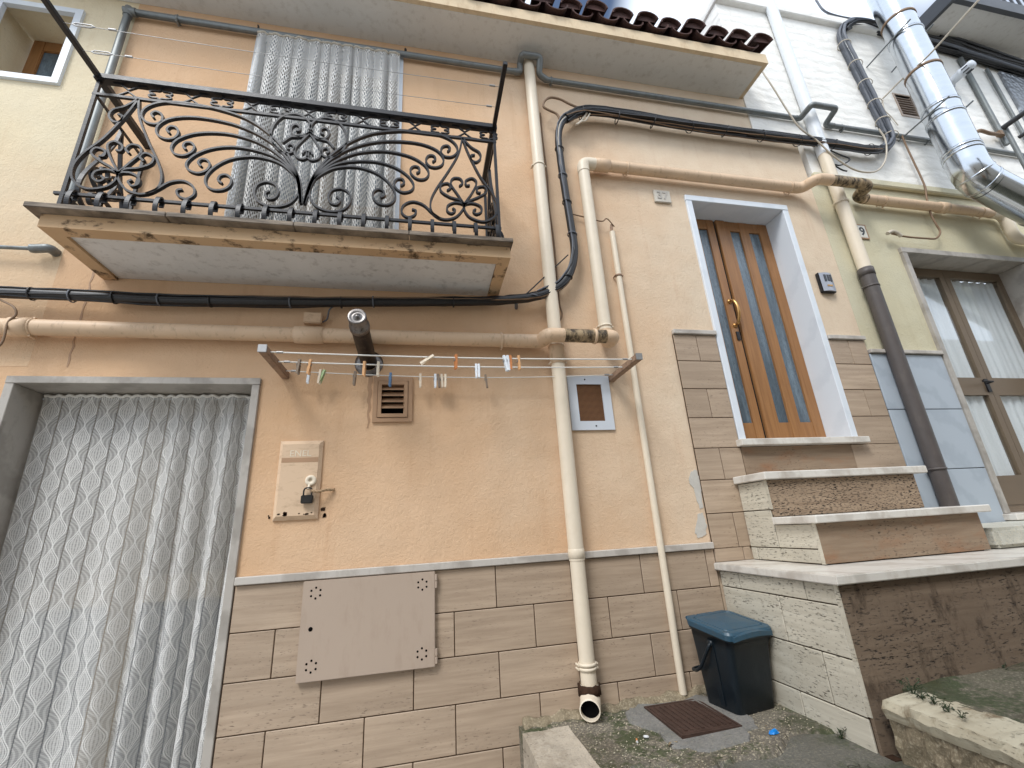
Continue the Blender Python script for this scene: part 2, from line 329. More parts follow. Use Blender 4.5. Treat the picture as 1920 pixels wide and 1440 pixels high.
M['steel'] = mk_steel()
def mk_rough():
    t = NT('rough_white_render'); p = t.pos(); a = t.noise(t.pos((1, 1, 2.6)), 3.2, 6, .6, .9); b = t.noise(p, 26, 5, .65); w = t.n('ShaderNodeTexWave', {'Vector': t.pos((.7, .7, 1)), 'Scale': 2.3, 'Distortion': 7, 'Detail': 4, 'Detail Scale': 2}, bands_direction='Z').outputs['Fac']
    c = t.mix(t.ramp(a, .3, .7), lin(242, 240, 235), lin(231, 229, 223)); c = t.mix(t.math('MULTIPLY', t.ramp(t.noise(t.pos((4, 4, .8)), 1.6, 7, .65), .52, .75), .22), c, lin(190, 176, 158))
    nr = t.bump(w, .28, .014); nr = t.bump(a, .45, .018, nr); nr = t.bump(b, .5, .006, nr); return t.fin(c, .9, nr, 0, .15)
M['rough'] = mk_rough()
def mk_stained_fascia():
    t = NT('mould_stained_balcony_edge'); p = t.pos(); n = t.noise(t.pos((5, 5, 9)), 1.6, 8, .68); f = t.noise(p, 60, 4)
    c = t.mix(t.noise(p, 5, 6), lin(208, 180, 146), lin(192, 158, 122)); c = t.mix(t.math('MULTIPLY', t.ramp(n, .53, .62), .85), c, lin(48, 40, 34)); return t.fin(c, .9, t.bump(f, .4, .004), 0, .1)
M['slab_edge'] = mk_stained_fascia()
def mk_slab_top():
    t = NT('weathered_marble_slab'); n = t.noise(t.pos((3, 3, 20)), 2, 7, .65); c = t.mix(t.ramp(n, .35, .65), lin(150, 136, 120), lin(78, 68, 58)); return t.fin(c, .6, t.bump(n, .4, .004), 0, .3)
M['slab_top'] = mk_slab_top()
def mk_concrete(name, base, moss_amt, speck=.5, wet=.5, moss_c=lin(58, 70, 34)):
    t = NT(name); p = t.pos(); a = t.noise(p, 3, 8, .62); b = t.noise(p, 90, 3, .7); v = t.n('ShaderNodeTexVoronoi', {'Vector': p, 'Scale': 75}); d = v.outputs['Distance']
    c = t.mix(t.ramp(a, .3, .7), base, sc(base, .58)); c = t.mix(t.math('MULTIPLY', t.ramp(b, .52, .66), speck), c, lin(196, 184, 160)); c = t.mix(t.math('MULTIPLY', t.ramp(b, .30, .42, (1, 1, 1, 1), (0, 0, 0, 1)), .5), c, lin(60, 52, 46))
    ms = t.math('MULTIPLY', t.ramp(t.math('ADD', t.math('MULTIPLY', t.noise(p, 3.4, 5, .6), .72), t.math('MULTIPLY', t.noise(p, 40, 3), .28)), .475, .56), moss_amt); c = t.mix(ms, c, t.mix(b, sc(moss_c, .5), sc(moss_c, 1.3)))
    wt = t.ramp(t.noise(t.pos((1, 1, 1)), 2.2, 4), .44, .56); c = t.mix(t.math('MULTIPLY', wt, .35*wet), c, sc(base, .35))
    cr = t.n('ShaderNodeTexVoronoi', {'Vector': t.n('ShaderNodeVectorMath', {0: p, 1: t.n('ShaderNodeTexNoise', {'Vector': p, 'Scale': 6.0}).outputs['Color']}, operation='ADD').outputs[0], 'Scale': 1.9}, feature='DISTANCE_TO_EDGE').outputs['Distance']
    crk = t.math('MULTIPLY', t.ramp(cr, .003, .010, (1, 1, 1, 1), (0, 0, 0, 1)), t.ramp(t.noise(p, 1.7, 2), .56, .62)); c = t.mix(t.math('MULTIPLY', crk, .7), c, lin(44, 38, 32))
    h = t.math('ADD', t.math('MULTIPLY', b, .6), t.math('MULTIPLY', ms, .5)); nr = t.bump(a, .5, .02); nr = t.bump(h, .8, .006, nr); nr = t.bump(t.math('SUBTRACT', 1, crk), .8, .006, nr)
    return t.fin(c, t.math('SUBTRACT', .85, t.math('MULTIPLY', wt, .5*wet)), nr, 0, .45)
M['pad'] = mk_concrete('mossy_exposed_aggregate', lin(120, 113, 101), .85, .75, 1.0)
M['cement'] = mk_concrete('grey_cement', lin(140, 138, 134), .12, .2, .4)
M['wet_cement'] = mk_concrete('wet_grey_cement', lin(112, 110, 102), .5, .25, 1.0, lin(66, 76, 48))
M['moss'] = mk_concrete('moss_covered_paving', lin(104, 98, 82), .85, .30, 1.0, lin(60, 70, 40))
M['street'] = mk_concrete('street_paving', lin(186, 182, 174), .05, .3, .2)
M['opposite'] = plaster('pale_grey_plaster', lin(206, 200, 190), lin(196, 188, 176), lin(150, 140, 126))
M['curb'] = travertine('rough_limestone', lin(198, 190, 168), lin(176, 164, 140), lin(70, 58, 44), pit=.8, rough=.85, bump=1.0, rnd=2, moss=lin(104, 84, 58))
M['curb_face'] = mk_concrete('hacked_stone', lin(150, 136, 112), .1, .5, .2)
M['mortar'] = mk_concrete('pale_mortar', lin(204, 192, 174), .3, .4, .2, lin(120, 104, 84))
M['granite'] = mk_concrete('bush_hammered_stone', lin(206, 204, 192), .03, .6, .05)

def mk_lace():
    t = NT('white_lace'); uv = t.n('ShaderNodeUVMap').outputs[0]; s = t.n('ShaderNodeSeparateXYZ', {0: uv}); u, v = s.outputs[0], s.outputs[1]     # metres
    cw, ph = .098, .165
    uu = t.math('DIVIDE', u, cw); col_i = t.math('FLOOR', uu); fu = t.math('SUBTRACT', t.math('FRACT', uu), .5)
    vv = t.math('DIVIDE', v, ph); vv = t.math('ADD', vv, t.math('MULTIPLY', col_i, .5))
    au = t.math('ABSOLUTE', fu); og = t.math('MULTIPLY_ADD', t.math('SINE', t.math('MULTIPLY', vv, 2*PI)), .20, .215)
    def band(d, w): return t.math('LESS_THAN', t.math('ABSOLUTE', d), w)
    d1 = t.math('SUBTRACT', au, og); rel = t.math('DIVIDE', au, og); ins = t.math('LESS_THAN', d1, 0.0)
    l1 = t.math('MAXIMUM', band(d1, .030), band(t.math('ADD', d1, .095), .020))
    pet = t.math('MAXIMUM', band(t.math('SUBTRACT', rel, .50), .10), band(t.math('SUBTRACT', rel, .18), .10))
    seam = band(t.math('SUBTRACT', au, .5), .026)
    fe = t.math('SINE', t.math('SUBTRACT', t.math('MULTIPLY', vv, 2*PI*4.0), t.math('MULTIPLY', d1, 30.0))); feather = t.math('MULTIPLY', t.math('GREATER_THAN', fe, .15), t.math('SUBTRACT', 1, ins))
    hat = t.math('MULTIPLY', t.math('GREATER_THAN', t.math('SINE', t.math('ADD', t.math('MULTIPLY', vv, 2*PI*7.0), t.math('MULTIPLY', au, 40.0))), .2), ins)
    net = t.math('MULTIPLY', t.math('MULTIPLY_ADD', t.math('SINE', t.math('MULTIPLY', v, 2*PI/.009)), .5, .5), .10)
    al = t.math('ADD', .37, t.math('ADD', t.math('MULTIPLY', feather, .20), t.math('MULTIPLY', hat, .14)))
    al = t.math('MAXIMUM', al, t.math('MULTIPLY', t.math('MULTIPLY', pet, ins), .68)); al = t.math('MAXIMUM', al, t.math('MULTIPLY', l1, .88)); al = t.math('ADD', al, net, clamp=True); al = t.math('SUBTRACT', al, t.math('MULTIPLY', seam, .30), clamp=True)
    df = t.n('ShaderNodeBsdfDiffuse', {'Color': lin(236, 235, 232)}); tl = t.n('ShaderNodeBsdfTranslucent', {'Color': lin(200, 200, 198)}); m1 = t.n('ShaderNodeMixShader', {0: .15, 1: df.outputs[0], 2: tl.outputs[0]})
    nr = t.bump(al, .6, .004); t.set(df, 'Normal', nr)
    tr = t.n('ShaderNodeBsdfTransparent'); m2 = t.n('ShaderNodeMixShader', {0: al, 1: tr.outputs[0], 2: m1.outputs[0]}); t.t.links.new(m2.outputs[0], t.o.inputs['Surface']); return t.m
M['lace'] = mk_lace()
def mk_knit():
    t = NT('grey_white_knit'); uv = t.n('ShaderNodeUVMap').outputs[0]; s = t.n('ShaderNodeSeparateXYZ', {0: uv}); u, v = s.outputs[0], s.outputs[1]
    uu = t.math('DIVIDE', u, .0135); ci = t.math('FLOOR', uu); fu = t.math('ABSOLUTE', t.math('SUBTRACT', t.math('FRACT', uu), .5))
    wob = t.math('MULTIPLY', t.noise(t.n('ShaderNodeMapping', {'Vector': uv, 'Scale': (60, 25, 1)}).outputs[0], 1, 2), .9)
    vv = t.math('ADD', t.math('DIVIDE', v, .046), t.math('ADD', t.math('MULTIPLY', ci, .5), wob)); fv = t.math('ABSOLUTE', t.math('SUBTRACT', t.math('FRACT', vv), .5))
    hole = t.math('MULTIPLY', t.math('LESS_THAN', fu, .27), t.math('LESS_THAN', fv, t.math('MULTIPLY_ADD', fu, -.6, .38)))
    col = t.mix(t.noise(t.n('ShaderNodeMapping', {'Vector': uv, 'Scale': (200, 60, 1)}).outputs[0], 1, 3), lin(234, 232, 228), lin(212, 210, 206))
    df = t.n('ShaderNodeBsdfDiffuse', {'Color': col}); t.set(df, 'Normal', t.bump(t.math('SUBTRACT', .5, t.math('MULTIPLY', fu, fv)), 1.0, .01)); tr = t.n('ShaderNodeBsdfTransparent')
    m2 = t.n('ShaderNodeMixShader', {0: hole, 1: df.outputs[0], 2: tr.outputs[0]}); t.t.links.new(m2.outputs[0], t.o.inputs['Surface']); return t.m
M['knit'] = mk_knit()
def mk_sheer():
    t = NT('sheer_curtain'); n = t.noise(t.pos((30, 30, 3)), 1.5, 5, .6); df = t.n('ShaderNodeBsdfDiffuse', {'Color': t.mix(n, lin(236, 238, 240), lin(208, 212, 216))}); t.t.links.new(df.outputs[0], t.o.inputs['Surface']); return t.m
M['sheer'] = mk_sheer()
def mk_mesh():
    t = NT('brown_wire_mesh'); p = t.pos((1, 1, 1)); s = t.n('ShaderNodeSeparateXYZ', {0: p}); a = t.math('SINE', t.math('MULTIPLY', s.outputs[0], 2*PI/.0085)); b = t.math('SINE', t.math('MULTIPLY', s.outputs[2], 2*PI/.0085)); h = t.math('MAXIMUM', a, b)
    return t.fin(t.mix(t.ramp(h, .35, .8), lin(52, 34, 20), lin(150, 104, 66)), .5, t.bump(h, .8, .003), .2)
M['mesh'] = mk_mesh()
def mk_dimple():
    t = NT('dimpled_grey_sheet'); v = t.n('ShaderNodeTexVoronoi', {'Vector': t.pos((1, 1, 1)), 'Scale': 16}).outputs['Distance']; return t.fin(lin(150, 154, 160), .4, t.bump(v, 1, .03), .5)
M['dimple'] = mk_dimple()

exec_order = []

# ================================================================== THE SETTING
def grid_sheet(name, x0, x1, y0, y1, nx, ny, zf, mat, kind='structure', skirt=0, parent=None):
    mb = MB()
    for j in range(ny+1):
        for i in range(nx+1):
            x, y = x0+(x1-x0)*i/nx, y0+(y1-y0)*j/ny; mb.v.append((x, y, zf(x, y)))
    for j in range(ny):
        for i in range(nx):
            a = j*(nx+1)+i; mb.f.append((a, a+1, a+nx+2, a+nx+1))
    if skirt:
        edge = [(i, 0) for i in range(nx)] + [(nx, j) for j in range(ny)] + [(nx-i, ny) for i in range(nx)] + [(0, ny-j) for j in range(ny)]
        idx = [j*(nx+1)+i for i, j in edge]; b = len(mb.v)
        for k in idx: v = mb.v[k]; mb.v.append((v[0], v[1], v[2]-skirt))
        for k in range(len(idx)):
            l = (k+1) % len(idx); mb.f.append((idx[k], b+k, b+l, idx[l]))
    return obj(name, mb, mat, parent, kind=kind, smooth=not skirt)
def h2(x, y, s=1.0):
    return (math.sin(x*7.3*s+1.3)*math.sin(y*8.1*s+.4)+math.sin(x*17.1*s+y*5.2*s)*.5+math.sin(y*23*s-x*9.7*s)*.3)/1.8
GZ = 0.12
grid_sheet('ground', -60, 60, -60, 0.3, 24, 24, lambda x, y: GZ, M['street'])
def padz(x, y):
    z = .552 + .024*(x-.5) + .005*h2(x, y) - .012*min(1, max(0, (-y-.05)/1.2))
    crk = -.66 - .05*math.sin(x*6.0) - .03*math.sin(x*17+1)
    if y < crk: z -= .022
    return z
grid_sheet('pavement', .52, 1.97, -3.4, 0.0, 72, 150, padz, M['pad'], skirt=.46)
# pale stone slab at the pavement's end
grid_sheet('kerb', .515, .76, -3.4, -.13, 10, 60, lambda x, y: padz(x, y)+.008+.004*h2(x, y, 3), M['mortar'], skirt=.47)
# cement patch round the drain cover
def blob(name, pts, zf, th, mat, **k):
    mb = MB(); n = len(pts); top = [(x, y, zf(x, y)+th) for x, y in pts]; bot = [(x*.98+.02*sum(p[0] for p in pts)/n + (x-sum(p[0] for p in pts)/n)*.06, y+(y-sum(p[1] for p in pts)/n)*.06, zf(x, y)-.02) for x, y in pts]
    mb.v = top+bot; mb.f = [tuple(range(n))] + [(i, n+i, n+(i+1) % n, (i+1) % n) for i in range(n)]
    return obj(name, mb, mat, **k)
pp = []
for k in range(40):
    a = 2*PI*k/40; r = 1+.13*math.sin(3*a+.6)+.07*math.sin(7*a)+.04*math.sin(13*a)
    pp.append((1.375+.285*r*math.copysign(abs(math.cos(a))**.6, math.cos(a)), -.30+.255*r*math.copysign(abs(math.sin(a))**.6, math.sin(a))))
blob('cement_patch', pp, lambda x, y: padz(x, y), .009, M['cement'], kind='structure')
# lower cement patch in front of the broken edge
lp2 = [(1.02+.92*k/30, -.672-.05*math.sin((1.02+.92*k/30)*6.0)-.03*math.sin((1.02+.92*k/30)*17+1)) for k in range(31)]; lp2[0] = (1.02, -1.0)
mbp = MB(); mbp.v = [(x, y, padz(x, y-.02)+.010) for x, y in lp2]+[(1.94, -2.0, padz(1.94, -2.0)+.010), (1.15, -2.0, padz(1.15, -2)+.010)]; mbp.f = [tuple(range(len(mbp.v)-1, -1, -1))]
obj('cement_patch', mbp, M['wet_cement'], kind='structure')
# lumpy cement bead where pavement meets the tiles
mb = MB(); rings = []
for i in range(90):
    x = .54+1.32*i/89; w = .045+.018*h2(x, .3, 3)+.012*math.sin(x*61); h = .035+.016*h2(x, .9, 4); z = padz(x, -.02)-.01
    rings.append([(x, -.006, z), (x, -.006, z+h+.01), (x, -.006-w*.5, z+h), (x, -.006-w, z+.016), (x, -.012-w*1.2, z)])
mb.loft(rings, closed=True, smooth=True); obj('mortar_fillet', mb, M['curb_face'], kind='structure')
# upper alley level with its stone kerb
grid_sheet('path', 2.075, 12, -6, -.86, 80, 60, lambda x, y: .79+.028*(x-2.1)+.010*h2(x, y, 1.3), M['moss'], skirt=.6)
def kerb_mb():
    mb = MB(); fc = MB(); rings = []; rf = []
    for i in range(110):
        y = -.925-2.4*i/109; n1, n2, n3 = h2(y, .2, 4)*.010, h2(y, 1.7, 7)*.010, h2(y, 3.3, 9)*.006
        rings.append([(1.905+n1, y, .715), (1.892+n1, y, .752+n3), (1.905+n2, y, .782+n1*.6), (1.99, y, .790+n3*.6), (2.09+n1, y, .795+n2*.5), (2.11, y, .70)])
        rf.append([(1.912+.014*h2(y*2.1, k*.9, 5)+.010*h2(y*5, k*2.3, 9), y, (.40+.325*k/9)) for k in range(10)])
    mb.loft(rings); fc.loft(rf, closed=False, caps=(False, False)); return mb, fc
kt, kf = kerb_mb(); ka = obj('alley_step', kt, M['curb'], kind='structure'); obj('step_face', kf, M['curb_face'], ka)
# dark slot between stairs and kerb is left open; a little soil in it
obj('soil', bx(1.889, 1.93, -.922, -.878, .40, .57), M['grime_and_shade'], kind='structure')

# ================================================================== HOUSES
def wall(x0, x1, z0, z1, y0, y1, holes, cut=()):
    xs = sorted({x0, x1, *[h[0] for h in holes], *[h[1] for h in holes], *[h[0] for h in cut], *[h[1] for h in cut]}); zs = sorted({z0, z1, *[h[2] for h in holes], *[h[3] for h in holes], *[h[2] for h in cut], *[h[3] for h in cut]})
    xs = [x for x in xs if x0 <= x <= x1]; zs = [z for z in zs if z0 <= z <= z1]
    H = list(holes)+list(cut); full = {}
    for i in range(len(xs)-1):
        for j in range(len(zs)-1):
            cx, cz = (xs[i]+xs[i+1])/2, (zs[j]+zs[j+1])/2
            full[i, j] = not any(h[0] < cx < h[1] and h[2] < cz < h[3] for h in H)
    mb = MB(); V = {}
    def v(i, j, k):
        if (i, j, k) not in V: V[i, j, k] = len(mb.v); mb.v.append((xs[i], y0 if k == 0 else y1, zs[j]))
        return V[i, j, k]
    for (i, j), f in full.items():
        if not f: continue
        mb.f.append((v(i, j, 0), v(i+1, j, 0), v(i+1, j+1, 0), v(i, j+1, 0))); mb.f.append((v(i, j, 1), v(i, j+1, 1), v(i+1, j+1, 1), v(i+1, j, 1)))
        for (di, dj, a, b) in ((-1, 0, (i, j), (i, j+1)), (1, 0, (i+1, j), (i+1, j+1)), (0, -1, (i, j), (i+1, j)), (0, 1, (i, j+1), (i+1, j+1))):
            if not full.get((i+di, j+dj), False): mb.f.append((v(*a, 0), v(*b, 0), v(*b, 1), v(*a, 1)))
    return mb
HB = Vector((.8, .15, GZ))
peach = thing('house', 'peach plastered house with wrought iron balcony and orange wooden door', 'house', HB)
LD = (-2.21, -.949, GZ, 2.50)          # lower left doorway (incl. stone frame)
D37 = (2.245, 3.29, 2.03, 4.235)       # raised door
BD = (-1.30, -.17, 3.22, 5.42)         # balcony door
obj('wall', wall(-3.6, 3.665, GZ-.1, 5.60, 0, .34, [LD, D37, BD, (-.25, -.11, 2.26, 2.47), (1.03, 1.22, 2.21, 2.48)], cut=[(-3.7, -2.142, 2.56, 5.7), (3.18, 3.7, 5.13, 5.7)]), M['peach'], peach)
# stone frame of the lower doorway
piece('door_jamb', -.991, -.949, -.018, .30, GZ, 2.458, M['jamb_grey'], peach)
piece('door_jamb', -2.21, -2.168, -.018, .30, GZ, 2.458, M['jamb_grey'], peach)
piece('lintel', -2.21, -.947, -.02, .302, 2.459, 2.50, M['jamb_grey'], peach)
# the door behind the lace: aluminium leaf frames and panes
for k, (a, b) in enumerate(((-2.166, -1.60), (-1.598, -.993))):
    dm = MB(); z0, z1 = GZ+.02, 2.456
    for (p, q, r, s_) in ((a, a+.07, z0, z1), (b-.07, b, z0, z1), (a+.07, b-.07, z0, z0+.14), (a+.07, b-.07, 1.28, 1.42), (a+.07, b-.07, z1-.09, z1)): dm.box(p, q, .29, .335, r, s_)
    lf = obj('door_leaf', dm, M['leaf_taupe'], peach)
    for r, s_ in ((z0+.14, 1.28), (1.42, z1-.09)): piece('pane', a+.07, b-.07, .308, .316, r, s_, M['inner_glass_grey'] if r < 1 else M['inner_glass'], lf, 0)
piece('room_shade', -2.3, -.85, .45, .47, GZ, 2.6, M['grime_and_shade'], peach, 0)  # dark sheet painted as the unlit interior behind the door
# balcony door: jambs and dark room
piece('door_jamb', -.212, -.168, -.012, .30, 3.22, 5.376, M['jamb'], peach); piece('door_jamb', -1.302, -1.258, -.012, .30, 3.22, 5.376, M['jamb'], peach); piece('lintel', -1.302, -.168, -.013, .30, 5.377, 5.422, M['jamb'], peach)
dm = MB(); dm.box(-1.256, -1.18, .2, .25, 3.22, 5.375).box(-.29, -.214, .2, .25, 3.22, 5.375).box(-.79, -.69, .2, .25, 3.22, 5.375).box(-1.18, -.79, .2, .25, 3.9, 4.0).box(-.69, -.29, .2, .25, 3.9, 4.0).box(-1.18, -.79, .2, .25, 5.28, 5.375).box(-.69, -.29, .2, .25, 5.28, 5.375)
bl = obj('balcony_door', dm, M['brown_alu'], peach)
for a, b in ((-1.18, -.79), (-.69, -.29)):
    for r, s_ in ((3.22, 3.9), (4.0, 5.28)): piece('pane', a, b, .22, .228, r, s_, M['obscure'], bl, 0)

# ---- tiles of the dado, one by one
TY0, TY1 = -.014, .0
PX, PZ = .4585, .22
def course(k): return .689 + PZ*(k)           # joint line heights
G = .0026
for k in range(-3, 3):
    z0, z1 = course(k), course(k+1)
    if k == 2: z1 = 1.352
    off = .431 if (k % 2 == 0) else .189
    n = -3
    while True:
        a, b = off+n*PX, off+(n+1)*PX; n += 1
        a2, b2 = max(a, -.944), min(b, 1.872)
        if a > 1.87: break
        if b2-a2 < .02: continue
        piece('tile', a2+G, b2-G, TY0, TY1, z0+G, z1-G, M['tile'], peach)
obj('grout', bx(-.946, 1.874, -.008, -.0005, GZ, 1.35), M['grout'], peach)
piece('coping', -.944, 1.87, -.034, -.001, 1.353, 1.393, M['trim'], peach, .004)
# column left of the raised door and under its sill
def column(x0, x1, joint, ks, top):
    for k in ks:
        z0, z1 = course(k), course(k+1)
        if k == ks[-1]: z1 = top
        cuts = [x0, x1] if k % 2 == 0 else [x0, joint, x1]
        for a, b in zip(cuts, cuts[1:]): piece('tile', a+G, b-G, TY0, TY1, z0+G, z1-G, M['tile'], peach)
column(1.874, 2.243, 2.068, list(range(3, 10)), 2.885)
column(3.292, 3.662, 3.488, list(range(6, 10)), 2.885)
obj('grout', bx(1.873, 2.244, -.008, -.0005, 1.352, 2.88), M['grout'], peach); obj('grout', bx(3.291, 3.664, -.008, -.0005, 1.78, 2.88), M['grout'], peach)
piece('coping', 1.872, 2.244, -.034, -.001, 2.886, 2.922, M['trim'], peach, .004); piece('coping', 3.292, 3.664, -.034, -.001, 2.886, 2.922, M['trim'], peach, .004)
for a, b, c, d in ((2.246, 3.20, 1.80, 2.012), (3.204, 3.662, 1.80, 2.008)): piece('tile', a, b, TY0, TY1, c, d, M['riser_rust'] if a < 3 else M['tile'], peach)
obj('grout', bx(2.244, 3.664, -.008, -.0005, 1.75, 2.02), M['grout'], peach)
for a, b in ((1.874, 2.09), (2.09, 2.148)): piece('tile', a+G, b-G, TY0, TY1, 1.269, 1.3475, M['tile'], peach)
# bare patch where plaster has come away beside the tile column
def flat_patch(name, pts, y, th, mat, parent):
    mb = MB(); n = len(pts); mb.v = [(x, y-th, z) for x, z in pts]+[(x, y, z) for x, z in pts]; mb.f = [tuple(range(n))]+[(i, (i+1) % n, n+(i+1) % n, n+i) for i in range(n)]
    return obj(name, mb, mat, parent)
def rag(pts, n=5, a=.006):
    out = []
    for i, p in enumerate(pts):
        q = pts[(i+1) % len(pts)]
        for k in range(n): t = k/n; out.append((p[0]+(q[0]-p[0])*t+random.uniform(-a, a), p[1]+(q[1]-p[1])*t+random.uniform(-a, a)))
    return out
def wpts(L): return [(lambda w: (w.x, w.z))(W(*p)) for p in L]
flat_patch('bare_patch', rag(wpts([(1296, 883), (1306, 880), (1313, 905), (1318, 950), (1312, 955), (1299, 915), (1290, 900)])), -.0005, .003, M['patch'], peach)
flat_patch('bare_patch', rag(wpts([(1309, 965), (1318, 960), (1325, 985), (1322, 1003), (1308, 1010), (1303, 1000)])), -.0005, .003, M['patch'], peach)

cr_ = [(-1.958+.003*math.sin(k*1.7)+.002*math.sin(k*4.1), 2.56+.62*k/24) for k in range(25)]; cw_ = [.003+.003*abs(math.sin(k*.9)) for k in range(25)]
flat_patch('crack', [(x-w, z) for (x, z), w in zip(cr_, cw_)]+[(x+w, z) for (x, z), w in list(zip(cr_, cw_))[::-1]], -.0003, .0015, M['frame_brown'], peach)
# ---- the raised door: stone surround, two leaves
piece('door_jamb', 2.245, 2.302, -.020, .30, 2.062, 4.177, M['jamb'], peach, .004)
piece('door_jamb', 3.233, 3.29, -.020, .30, 2.062, 4.177, M['jamb'], peach, .004)
piece('lintel', 2.243, 3.292, -.021, .30, 4.178, 4.237, M['jamb'], peach, .004)
piece('door_sill', 2.215, 3.325, -.075, .26, 2.014, 2.060, M['tread'], peach, .004)
def leaf(x0, x1, panes, hand):
    y0, y1 = .195, .240; z0, z1 = 2.066, 4.174; mb = MB(); edges = [x0]
    for a, b in panes: edges += [a, b]
    edges.append(x1); zb, zt = z0+.17, z1-.10
    for i in range(0, len(edges), 2): mb.box(edges[i], edges[i+1], y0, y1, z0, z1)
    for a, b in panes: mb.box(a, b, y0+.003, y1-.003, z0, zb); mb.box(a, b, y0+.003, y1-.003, zt, z1)
    lf = obj('door_leaf', mb, M['wood'], peach, bevel=0)
    for a, b in panes: piece('pane', a, b, y0+.018, y0+.026, zb, zt, M['obscure'], lf, 0)
    return lf
l1 = leaf(2.304, 2.652, [(2.484, 2.580)], 1)
l2 = leaf(2.680, 3.231, [(2.815, 2.923), (3.018, 3.136)], 0)
obj('stile_or_gap', MB().box(2.653, 2.672, .205, .235, 2.067, 4.173), M['blacktext'], l1)  # black strip painted as the dark gap between the leaves
obj('stile_or_gap', MB().box(2.673, 2.768, .183, .1945, 2.067, 4.173), M['wood'], l2, bevel=.004)
hx, hy, hz = 2.628, .195, 3.20
hp = catmull([Vector((hx, hy, hz+.12)), Vector((hx, hy-.04, hz+.11)), Vector((hx+.004, hy-.065, hz+.05)), Vector((hx+.004, hy-.065, hz-.03)), Vector((hx, hy-.04, hz-.10)), Vector((hx, hy, hz-.11))], 6)
hd = MB().tube(hp, lambda t: .009+.007*math.sin(PI*t), 10); obj('handle', hd, M['brass'], l1)
for dz in (.12, -.11): obj('handle_rose', MB().lathe((hx, hy+.001, hz+dz), (0, -1, 0), [(.022, 0), (.024, .006), (.013, .013), (0, .014)], 14), M['brass'], l1)
obj('keyhole_plate', bx(hx-.014, hx+.016, hy-.009, hy+.001, hz-.25, hz-.17), M['intercom_dark'], l1, bevel=.002)

# ---- eave with soffit, fascia and clay tiles
obj('eave', MB().box(-3.6, 3.17, -.365, .05, 5.552, 5.668), M['fascia'], peach)
obj('soffit', bx(-3.6, 3.125, -.33, -.001, 5.546, 5.553), M['soffit'], peach)
rf = MB(); rf.v = [(-3.6, -.36, 5.669), (3.16, -.36, 5.669), (3.16, 4.0, 7.0), (-3.6, 4.0, 7.0), (-3.6, 4.0, 5.6), (3.16, 4.0, 5.6), (-3.6, -.36, 5.60), (3.16, -.36, 5.60)]; rf.f = [(0, 1, 2, 3), (3, 2, 5, 4), (6, 7, 1, 0), (1, 7, 5, 2), (0, 3, 4, 6), (6, 4, 5, 7)]
roof = obj('roof', rf, M['terracotta'], peach)
def tile_mesh(name, up):
    bm = bmesh.new(); rings = []; n = 8; sl = math.tan(math.radians(17))
    for (y, r) in ((0, .100), (.42, .082)):
        for rr in (r, r-.014):
            rings.append([bm.verts.new((rr*math.cos(PI*k/n)*1.0, y, (rr*math.sin(PI*k/n)*.78)*(1 if up else -1)+y*sl)) for k in range(n+1)])
    a, b, c, d = rings
    for k in range(n):
        bm.faces.new((a[k], a[k+1], c[k+1], c[k])); bm.faces.new((b[k+1], b[k], d[k], d[k+1])); bm.faces.new((a[k+1], a[k], b[k], b[k+1])); bm.faces.new((c[k], c[k+1], d[k+1], d[k]))
    for k in (0, n): bm.faces.new((a[k], c[k], d[k], b[k]))
    if up: bm.faces.new([bm.verts.new((.090*math.cos(PI*k/n), .035, .090*math.sin(PI*k/n)*.78)) for k in range(n+1)])
    bmesh.ops.recalc_face_normals(bm, faces=bm.faces); me = bpy.data.meshes.new(name); bm.to_mesh(me); bm.free(); me.materials.append(M['terracotta'])
    for p in me.polygons: p.use_smooth = False
    return me
cov, chan = tile_mesh('roof_tile', True), tile_mesh('channel_tile', False)
for row in range(3):
    for i in range(15):
        x = 3.115-.2365*i; y = -.43+.36*row; dz = (y+.43)*.305
        o = link('roof_tile', cov, (x+random.uniform(-.008, .008), y+random.uniform(-.02, .01), 5.755+dz+random.uniform(-.006, .006)), roof); o.rotation_euler = (random.uniform(-.02, .02), 0, random.uniform(-.05, .05))
        if i < 14: o = link('channel_tile', chan, (x-.118, y+.03+random.uniform(-.015, .01), 5.756+dz), roof); o.rotation_euler.z = random.uniform(-.03, .03)

# ---- balcony slab
SX0, SX1, SY = -1.895, .532, -.50
sb_ = MB().box(SX0, SX1, SY, -.001, 3.150, 3.204)
for a in ((SX0, SX1, SY, SY+.075, 3.128, 3.150), (SX0, SX0+.075, SY+.075, -.001, 3.128, 3.150), (SX1-.075, SX1, SY+.075, -.001, 3.128, 3.150)): sb_.box(*a)
bal = obj('balcony_slab', sb_, M['slab_edge'], peach)
obj('slab_soffit', bx(SX0+.076, SX1-.076, SY+.076, -.002, 3.144, 3.1495), M['slab_under'], bal)
mbt = MB(); 
for a in range(4): mbt.box(-1.94+.62125*a+.0015, -1.94+.62125*(a+1)-.0015, -.553, -.001, 3.205, 3.235)
obj('slab_top', mbt, M['slab_top'], bal, bevel=.003)

